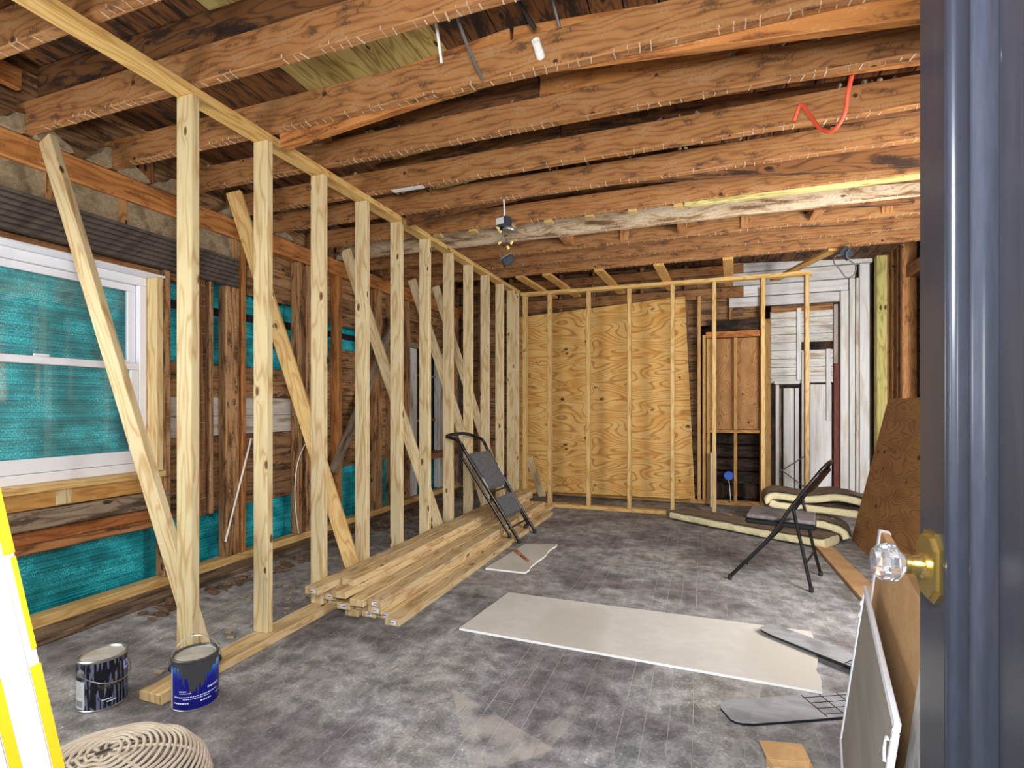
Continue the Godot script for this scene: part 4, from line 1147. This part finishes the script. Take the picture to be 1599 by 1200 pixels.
# a soft batt: a ribbon of thickness t along a path, w wide across, kraft on the upper face
func batt(o: Node3D, path: Array, across: Vector3, t: float, sd: int) -> void:
	var nz := FastNoiseLite.new()
	nz.seed = sd; nz.frequency = 2.2
	var q := curve(path, 8)
	var n := q.size() - 1
	var at := func(u: float) -> Vector3:
		var k := clampf(u, 0, 1) * n
		var i := mini(int(k), n - 1)
		return (q[i] as Vector3).lerp(q[i + 1], k - i)
	var nrm := func(u: float) -> Vector3:
		var tt: Vector3 = (at.call(u + 0.02) - at.call(u - 0.02)).normalized()
		return tt.cross(across).normalized() * (1.0 if tt.cross(across).y >= 0 or absf(tt.y) > 0.5 else -1.0)
	var shape := func(u: float, v: float) -> Vector3:
		var a := TAU * v
		var cx := signf(cos(a)) * pow(absf(cos(a)), 0.35)
		var cy := signf(sin(a)) * pow(absf(sin(a)), 0.5)
		var p: Vector3 = at.call(u) + across * 0.5 * cx + nrm.call(u) * t * 0.5 * cy
		var k := nz.get_noise_3dv(p * 4.0) * 0.014
		return p + nrm.call(u) * (k if cy > -0.5 else 0.0) + across.normalized() * k
	var b := MB.new()
	b.grid(44, 28, shape, Vector2(5, 2))
	for e in [0.0, 1.0]:
		var cc: Vector3 = at.call(e)
		var dirv: Vector3 = ((at.call(0.0) - at.call(0.05)) if e == 0.0 else (at.call(1.0) - at.call(0.95))).normalized()
		for k in 28:
			b.tri(cc + dirv * 0.012, shape.call(e, k / 28.0), shape.call(e, (k + 1) / 28.0), dirv, dirv, dirv, Vector2(0.5, 0.5), Vector2(0.1, 0.4), Vector2(0.3, 0.8))
	put("fiberglass", b, M.wool, o, o.global_transform.affine_inverse())
	var c := MB.new()
	var top := func(u: float, v: float) -> Vector3:
		var p: Vector3 = at.call(u) + across * (v - 0.5) * 0.99
		var k := nz.get_noise_3dv(p * 4.0) * 0.012
		return p + nrm.call(u) * (t * 0.5 + 0.008 + k)
	var top2 := func(u: float, v: float) -> Vector3: return (top.call(u, v) as Vector3) - nrm.call(u) * 0.004
	c.grid(44, 12, top, Vector2(3, 1))
	c.grid(44, 12, top2, Vector2(3, 1), true)
	put("kraft_facing", c, M.kraft, o, o.global_transform.affine_inverse())

func make_insulation() -> void:
	var g := "insulation batts on the floor"
	var o := thing("insulation_batt", "flat insulation batt with brown paper top stretching left of the chair", "insulation", V(0.35, 0, 5.4), 0.0, g)
	batt(o, [V(-0.23, 0.05, 5.68), V(0.2, 0.047, 5.4), V(0.6, 0.045, 5.16), V(1.0, 0.05, 4.93)], V(0.16, 0, 0.26), 0.075, 5)
	var p := thing("insulation_batt", "folded insulation batt with two cream layers showing, topmost of the heap behind the chair", "insulation", V(0.95, 0, 5.6), 0.0, g)
	batt(p, [V(1.36, 0.21, 5.46), V(1.0, 0.235, 5.5), V(0.66, 0.245, 5.56), V(0.585, 0.285, 5.57), V(0.66, 0.325, 5.57), V(0.9, 0.315, 5.52), V(1.15, 0.35, 5.5), V(1.4, 0.30, 5.46)], V(0.03, 0, 0.4), 0.075, 6)
	var r := thing("insulation_batt", "curled insulation batt under the heap, its brown face bulging beside the leaning plywood", "insulation", V(1.0, 0, 5.3), 0.0, g)
	batt(r, [V(0.55, 0.13, 5.45), V(0.8, 0.14, 5.36), V(1.0, 0.14, 5.28), V(1.13, 0.10, 5.24), V(1.16, 0.05, 5.23)], V(0.06, 0, 0.34), 0.07, 7)

func make_leaning() -> void:
	# window screen: far top, near top, far bottom
	var ft := V(0.515, 0.56, 2.055); var nt := V(0.35, 0.56, 1.186); var fb := V(0.43, 0.012, 1.985)
	var u := (nt - ft); var L := u.length(); u /= L
	var dn := (fb - ft); dn = (dn - u * dn.dot(u)); var H := dn.length(); dn /= H
	var nn := u.cross(dn).normalized()
	if nn.x > 0: nn = -nn
	var bs := Basis(u, -dn, u.cross(-dn))
	var s := thing("window_screen", "white framed insect screen leaning at the right behind the door knob", "window screen", fb)
	var bar := func(called: String, a: Vector2, b: Vector2, m: Material, t: float) -> void:
		var k := MB.new()
		k.box(Vector3(absf(b.x - a.x), absf(b.y - a.y), t), 0.002)
		var c := (a + b) / 2
		put(called, k, m, s, world(s, Transform3D(bs, ft + u * c.x + dn * c.y)))
	bar.call("frame", Vector2(0, 0), Vector2(L, 0.02), M.vinyl, 0.011)
	bar.call("frame", Vector2(0, H - 0.02), Vector2(L, H), M.vinyl, 0.011)
	bar.call("frame", Vector2(0, 0.0205), Vector2(0.02, H - 0.0205), M.vinyl, 0.011)
	bar.call("frame", Vector2(L - 0.02, 0.0205), Vector2(L, H - 0.0205), M.vinyl, 0.011)
	bar.call("screen_mesh", Vector2(0.02, 0.02), Vector2(L - 0.02, H - 0.02), M.mesh, 0.002)
	for q in [Vector2(0.01, 0.05), Vector2(0.01, 0.09)]: bar.call("corner_tab", q, q + Vector2(0.012, 0.015), M.vinyl, 0.02)
	var la := ft + u * (L - 0.024) + dn * 0.05 + nn * 0.008
	wire(s, "latch", [la, la - u * 0.018 + dn * 0.004, la - u * 0.02 + dn * 0.03, la - u * 0.003 + dn * 0.04, la + dn * 0.045], 0.0028, M.vinyl, 6, 2)
	# slab with a tan face and a pale far edge
	var a := V(0.60, 0.72, 2.16); var b := V(0.44, 0.72, 1.22); var c := V(0.515, 0.004, 2.11)
	var uu := (b - a); var l2 := uu.length(); uu /= l2
	var dd := (c - a); dd -= uu * dd.dot(uu); var h2 := dd.length(); dd /= h2
	var b2 := Basis(uu, -dd, uu.cross(-dd))
	var t := thing("door_slab", "tan slab with a pale end edge leaning behind the insect screen", "panel", c)
	var k1 := MB.new()
	k1.box(Vector3(l2, h2, 0.026), 0.003, Vector2(1, 1))
	put("tan_face", k1, M.board, t, world(t, Transform3D(b2, a + uu * l2 / 2 + dd * h2 / 2)))
	var k2 := MB.new()
	k2.box(Vector3(0.045, h2, 0.034), 0.003)
	put("pale_edge", k2, M.vinyl, t, world(t, Transform3D(b2, a - uu * 0.023 + dd * h2 / 2)))
	# brushed pale board in front of it, closest to the door
	var a3 := V(0.437, 0.745, 1.285); var b3 := V(0.395, 0.745, 0.96); var c3 := V(0.345, 0.004, 1.25)
	var u3 := (b3 - a3); var l3 := u3.length(); u3 /= l3
	var d3 := (c3 - a3); d3 -= u3 * d3.dot(u3); var h3 := d3.length(); d3 /= h3
	var k3 := MB.new()
	k3.box(Vector3(l3, h3, 0.014), 0.002, Vector2(0.8, 0.3))
	var o := put("white_board", k3, M.brush, self, Transform3D(Basis(u3, -d3, u3.cross(-d3)), a3 + u3 * l3 / 2 + d3 * h3 / 2))
	tag(o, "streaky white-brushed board leaning between the insect screen and the door", "board")
	# cardboard box at the bottom edge
	var cb := thing("cardboard_box", "small torn cardboard box on the floor at the bottom right edge", "box", V(0.268, 0, 1.775), 0.2)
	for q in [[Vector3(0.13, 0.05, 0.004), Vector3(0, 0.026, -0.07)], [Vector3(0.13, 0.05, 0.004), Vector3(0, 0.026, 0.07)], [Vector3(0.004, 0.05, 0.136), Vector3(-0.063, 0.026, 0)], [Vector3(0.004, 0.05, 0.136), Vector3(0.063, 0.026, 0)], [Vector3(0.13, 0.003, 0.14), Vector3(0, 0.0018, 0)]]:
		var m := MB.new()
		m.box(q[0], 0.001, Vector2(0.5, 0.5))
		put("side", m, M.card, cb, Transform3D(Basis(), q[1]))
	var fl := MB.new()
	fl.box(Vector3(0.13, 0.003, 0.07), 0.0, Vector2(0.5, 0.5))
	put("flap", fl, M.card, cb, Transform3D(Basis(Vector3.RIGHT, 0.12), Vector3(0, 0.0575, -0.105)))
	var fl2 := MB.new()
	fl2.box(Vector3(0.1, 0.02, 0.1), 0.004, Vector2(0.5, 0.5))
	put("grey_insert", fl2, M.brush, cb, Transform3D(Basis(), Vector3(-0.02, 0.03, 0)))

func make_electrical() -> void:
	var j := thing("ceiling_box", "dark ceiling junction box with a white label hanging on a cable from a joist", "junction box", V(-1.2, 2.3, 3.2))
	wire(j, "cable", [V(-1.222, 2.511, 3.215), V(-1.215, 2.45, 3.21), V(-1.213, 2.385, 3.205)], 0.006, M.pipe, 8, 3)
	var b := MB.new()
	b.lathe([Vector2(0, 0.07), Vector2(0.042, 0.07), Vector2(0.048, 0.062), Vector2(0.048, 0.0), Vector2(0.044, 0.0), Vector2(0.044, 0.055), Vector2(0, 0.056)], 24)
	put("box_shell", b, M.box_dark, j, Transform3D(Basis(), Vector3(-0.012, 0.015, 0)))
	var b2 := MB.new()
	b2.lathe([Vector2(0, 0.0), Vector2(0.04, 0.0), Vector2(0.042, 0.01), Vector2(0.038, 0.022), Vector2(0, 0.024)], 20)
	put("mount_ring", b2, M.galv, j, Transform3D(Basis(Vector3.FORWARD, 0.15), Vector3(0.02, -0.002, 0)))
	var b3 := MB.new()
	b3.box(Vector3(0.062, 0.042, 0.002), 0.0)
	put("paper_label", b3, M.label, j, Transform3D(Basis(Vector3.UP, -0.35), Vector3(-0.024, 0.052, 0.05)))
	wire(j, "wire", [V(-1.205, 2.31, 3.17), V(-1.2, 2.26, 3.17), V(-1.185, 2.22, 3.17), V(-1.175, 2.19, 3.17), V(-1.172, 2.135, 3.17)], 0.003, M.wire_grey, 6, 4)
	wire(j, "wire", [V(-1.21, 2.31, 3.17), V(-1.215, 2.26, 3.17), V(-1.235, 2.21, 3.17), V(-1.222, 2.17, 3.17), V(-1.224, 2.14, 3.17)], 0.0022, M.wire_grey, 6, 4)
	for p in [Vector3(-1.232, 2.305, 3.165), Vector3(-1.222, 2.285, 3.165), Vector3(-1.24, 2.21, 3.165), Vector3(-1.155, 2.2, 3.165), Vector3(-1.168, 2.172, 3.165)]:
		var c := MB.new()
		c.lathe([Vector2(0, 0), Vector2(0.009, 0), Vector2(0.007, 0.02), Vector2(0, 0.024)], 10)
		put("wire_nut", c, M.wire_yellow, j, world(j, Transform3D(Basis.from_euler(Vector3(rr(-1, 1), 0, rr(-1, 1))), V(p.x, p.y, p.z))))
	var k := thing("wiring_device", "small black wired device dangling below the ceiling junction box", "electrical device", V(-1.175, 2.06, 3.17), 0.5)
	var d := MB.new()
	d.box(Vector3(0.075, 0.05, 0.05), 0.006)
	put("housing", d, M.box_dark, k, Transform3D(Basis(Vector3.FORWARD, -0.55), Vector3(0, 0.035, 0)))
	var d2 := MB.new()
	d2.box(Vector3(0.085, 0.006, 0.055), 0.002)
	put("face_plate", d2, M.galv, k, Transform3D(Basis(Vector3.FORWARD, -0.55), Vector3(-0.016, 0.06, 0)))
	var h := thing("wall_box", "blue-black electrical box with a looped grey cable at the top right corner", "junction box", V(1.14, 2.4, 5.12))
	var e := MB.new()
	e.box(Vector3(0.1, 0.075, 0.06), 0.005)
	put("box_shell", e, M.box_dark, h, Transform3D(Basis(Vector3.FORWARD, 0.7), Vector3(0, 0.045, 0)))
	wire(h, "cable", [V(1.175, 2.511, 5.1), V(1.155, 2.47, 5.08), V(1.13, 2.43, 5.07), V(1.15, 2.38, 5.07), V(1.2, 2.32, 5.07), V(1.185, 2.25, 5.07), V(1.13, 2.235, 5.07), V(1.08, 2.31, 5.07), V(1.04, 2.37, 5.07), V(1.06, 2.42, 5.08), V(1.1, 2.43, 5.09)], 0.0055, M.wire_grey, 8, 5)
	var t := wire(self, "orange_conduit", [V(0.60, 2.60, 2.530), V(0.578, 2.49, 2.550), V(0.572, 2.41, 2.590), V(0.54, 2.365, 2.630), V(0.50, 2.40, 2.680), V(0.462, 2.50, 2.730), V(0.43, 2.56, 2.750), V(0.405, 2.50, 2.770)], 0.0085, M.orange_tube, 10, 6)
	tag(t, "orange flexible tube looping down between two ceiling joists at the right", "tube")
	var p := MB.new()
	p.lathe([Vector2(0.0, 0.0), Vector2(0.016, 0.0), Vector2(0.018, 0.004), Vector2(0.018, 0.03), Vector2(0.0165, 0.034), Vector2(0.0165, 0.075), Vector2(0.011, 0.075), Vector2(0.011, 0.03), Vector2(0.0, 0.03)], 20)
	var po := put("pipe_stub", p, M.pipe, self, Transform3D(Basis(Vector3.RIGHT, PI / 2 - 0.25), V(-0.605, 2.555, 2.012)))
	tag(po, "short white plastic pipe stub sticking out of a ceiling joist", "pipe")
	var st := bx(self, "white_strip", -1.83, -1.61, 2.507, 2.5118, 2.83, 2.87, M.vinyl)
	tag(st, "white plastic strip under a ceiling joist above the stud frame", "strip")
	var cables := [
		[[V(-0.99, 2.78, 1.78), V(-0.975, 2.66, 1.82), V(-0.97, 2.52, 1.86)], 0.006, M.pipe, "pale cable hanging straight between the joists over the middle of the room"],
		[[V(-0.88, 2.72, 1.72), V(-0.87, 2.6, 1.85), V(-0.86, 2.52, 2.009)], 0.007, M.wire_grey, "dark grey cable slanting across the joist left of the pipe stub"],
		[[V(-0.70, 2.78, 1.75), V(-0.67, 2.72, 1.85), V(-0.62, 2.65, 1.98)], 0.009, M.rubber, "black cable bending behind the joist above the pipe stub"],
		[[V(-0.52, 2.84, 1.8), V(-0.53, 2.72, 1.88), V(-0.515, 2.62, 1.96)], 0.006, M.wire_grey, "thin dark cable hanging at the top right of the pipe stub"],
	]
	for q in cables: tag(wire(self, "cable", q[0], q[1], q[2], 8, 5), q[3], "cable", "cables between the ceiling joists")
	tag(wire(self, "cable", [V(-3.12, 1.32, 3.38), V(-3.1, 1.2, 3.45), V(-3.1, 0.98, 3.62), V(-3.1, 0.82, 3.5), V(-3.1, 0.66, 3.42), V(-3.1, 0.4, 3.4), V(-3.1, 0.12, 3.44)], 0.004, M.pipe, 6, 6), "white cable squiggling down the outer wall between old studs", "cable")
	tag(wire(self, "cable", [V(-3.12, 0.92, 2.98), V(-3.1, 0.6, 2.86), V(-3.1, 0.22, 2.74)], 0.007, M.pipe, 6, 6), "thick pale cable hanging in front of the old post right of the window", "cable")
	var ob := bx(self, "outlet_box", -3.15, -3.09, 0.27, 0.385, 5.5, 5.57, M.blue, Color.WHITE, 0.004)
	tag(ob, "blue outlet box on the outer wall seen through the long stud frame", "outlet box")
	var ob2 := thing("outlet_box", "round blue outlet box low in the closed-off doorway at the back", "outlet box", V(0.31, 0.24, 6.56))
	var bb := MB.new()
	bb.lathe([Vector2(0, 0), Vector2(0.05, 0), Vector2(0.052, 0.006), Vector2(0.05, 0.04), Vector2(0, 0.042)], 24)
	put("round_face", bb, M.blue, ob2, Transform3D(Basis(Vector3.RIGHT, -PI / 2), Vector3(-0.02, 0.11, 0.0)))
	wire(ob2, "lead", [V(0.29, 0.3, 6.55), V(0.3, 0.2, 6.54), V(0.31, 0.06, 6.54)], 0.004, M.pipe, 6, 4)
	var pv := MB.new()
	pv.lathe([Vector2(0, 0), Vector2(0.035, 0), Vector2(0.035, 0.62), Vector2(0.03, 0.62), Vector2(0, 0.61)], 20)
	tag(put("vent_pipe", pv, M.pipe, self, Transform3D(Basis(), V(0.12, 0.0, 6.45))), "white upright plastic pipe in the closed-off doorway at the back", "pipe")

func make_small_things() -> void:
	var s := flat_slab(self, "wood_strip", [Vector2(-1.42, 3.93), Vector2(-1.2, 3.66), Vector2(-1.19, 3.68), Vector2(-1.40, 3.96)], 0.014, 0.006, M.orange)
	tag(s, "thin splintered wood strip lying on the small drywall offcut", "strip")
	tag(wire(self, "wire_loop", [V(1.1, 0.62, 6.6), V(0.88, 0.46, 6.58), V(0.83, 0.44, 6.58), V(0.86, 0.42, 6.58), V(1.08, 0.25, 6.6)], 0.006, M.wire_grey, 6, 3), "bent grey wire sticking out from the white wall above the insulation", "wire")
	tag(wire(self, "cable", [V(1.12, 2.505, 3.255), V(1.2, 2.47, 3.27), V(1.3, 2.40, 3.29), V(1.42, 2.36, 3.3)], 0.006, M.pipe, 6, 5), "short white cable drooping between joists beside the door top", "cable")

func make_litter() -> void:
	var b := MB.new()
	for k in 260:
		var x := rr(-2.68, -2.15); var z := rr(1.6, 6.2)
		if k % 4 == 0:
			x = rr(-2.2, 0.1); z = rr(1.5, 5.5)
		if x > -1.5 and (z > 2.35 and z < 3.1 or x < -1.1 and z < 4.3 and z > 3.4 or z > 4.7): continue
		if x < -1.45 and x > -2.12: continue
		var s := rr(0.004, 0.022) if k % 4 else rr(0.002, 0.007)
		b.tint = Color.WHITE * rr(0.6, 1.6)
		b.boxat(Transform3D(Basis(Vector3.UP, rr(0, 6)), V(x, s * 0.18 + 0.0002, z)), Vector3(s * rr(1, 2.4), s * 0.35, s), 0.0006)
	var o := put("litter", b, M.mortar, self)
	o.set_meta("kind", "stuff")
	tag(o, "crumbs of plaster and wood splinters scattered over the floor", "debris")
	var d := MB.new()
	for k in 140:
		var z := rr(2.0, 5.8)
		var s := rr(0.012, 0.05)
		d.tint = Color.WHITE * rr(0.5, 1.1)
		d.boxat(Transform3D(Basis.from_euler(Vector3(rr(-0.3, 0.3), rr(0, 6), rr(-0.3, 0.3))), V(-2.9 + rr(-0.05, 0.13), s * 0.25, z)), Vector3(s * rr(1, 2.6), s * 0.4, s), 0.003)
	var e := put("debris_heap", d, M.soil, self)
	e.set_meta("kind", "stuff")
	tag(e, "brown rubble and splinters swept along the foot of the outer wall", "debris")

func _ready() -> void:
	rng.seed = 20240607
	var cam := Camera3D.new()
	cam.name = "camera"
	add_child(cam)
	cam.position = Vector3(0, 1.163, 0)
	cam.rotation_degrees = Vector3(0, 19.9, 0)
	cam.projection = Camera3D.PROJECTION_FRUSTUM
	cam.near = 0.05
	cam.far = 60.0
	cam.size = 2.0 * cam.near * 600.0 / 820.0
	cam.frustum_offset = Vector2(0, cam.near * 33.6 / 820.0)
	cam.current = true
	var env := Environment.new()
	env.tonemap_mode = Environment.TONE_MAPPER_LINEAR
	env.tonemap_exposure = 1.12
	env.background_mode = Environment.BG_SKY
	var sky := Sky.new()
	var sm := ProceduralSkyMaterial.new()
	sm.sky_top_color = C(120, 160, 210); sm.sky_horizon_color = C(210, 220, 230)
	sm.ground_bottom_color = C(90, 85, 78); sm.ground_horizon_color = C(150, 148, 140)
	sm.sky_energy_multiplier = 2.0
	sky.sky_material = sm
	env.sky = sky
	env.sdfgi_enabled = true; env.ssao_enabled = true; env.ssil_enabled = true
	var we := WorldEnvironment.new()
	we.name = "world_environment"
	we.environment = env
	add_child(we)
	# the photographer's flash at the doorway and two more heads out of frame
	for l in [["camera_flash", V(0.02, 1.5, 0.02), 2.3, 0.12], ["corner_flash", V(-2.85, 1.35, 0.5), 1.5, 0.3]]:
		var o := OmniLight3D.new()
		o.name = l[0]
		add_child(o)
		o.position = l[1]; o.light_energy = l[2]; o.light_size = l[3]; o.light_color = Color(1.0, 0.99, 0.98)
		o.omni_range = 20.0; o.omni_attenuation = 2.0; o.shadow_enabled = true
	for l in [["doorway_softbox", V(-0.1, 1.6, 0.03), V(-0.3, 1.2, 4.0), Vector2(0.9, 0.5), 4.2], ["side_softbox", V(1.5, 1.35, 2.45), V(-0.3, 1.0, 6.0), Vector2(0.6, 1.3), 8.0], ["rear_softbox", V(1.76, 1.35, 3.6), V(0.2, 1.0, 6.6), Vector2(0.3, 0.8), 5.0]]:
		var o := AreaLight3D.new()
		o.name = l[0]
		add_child(o)
		o.look_at_from_position(l[1], l[2])
		o.area_size = l[3]; o.light_energy = l[4]; o.light_color = Color(1.0, 0.99, 0.98)
		o.area_range = 20.0; o.area_attenuation = 2.0; o.shadow_enabled = true
	make_materials()
	make_floor()
	make_ceiling()
	make_wall_left()
	make_wall_back()
	make_wall_right()
	make_wall_front()
	make_door()
	make_partitions()
	make_lumber()
	make_drywall()
	make_plywood()
	make_chair()
	make_step_stool()
	make_cans()
	make_basket()
	make_blades()
	make_insulation()
	make_leaning()
	make_electrical()
	make_small_things()
	make_litter()
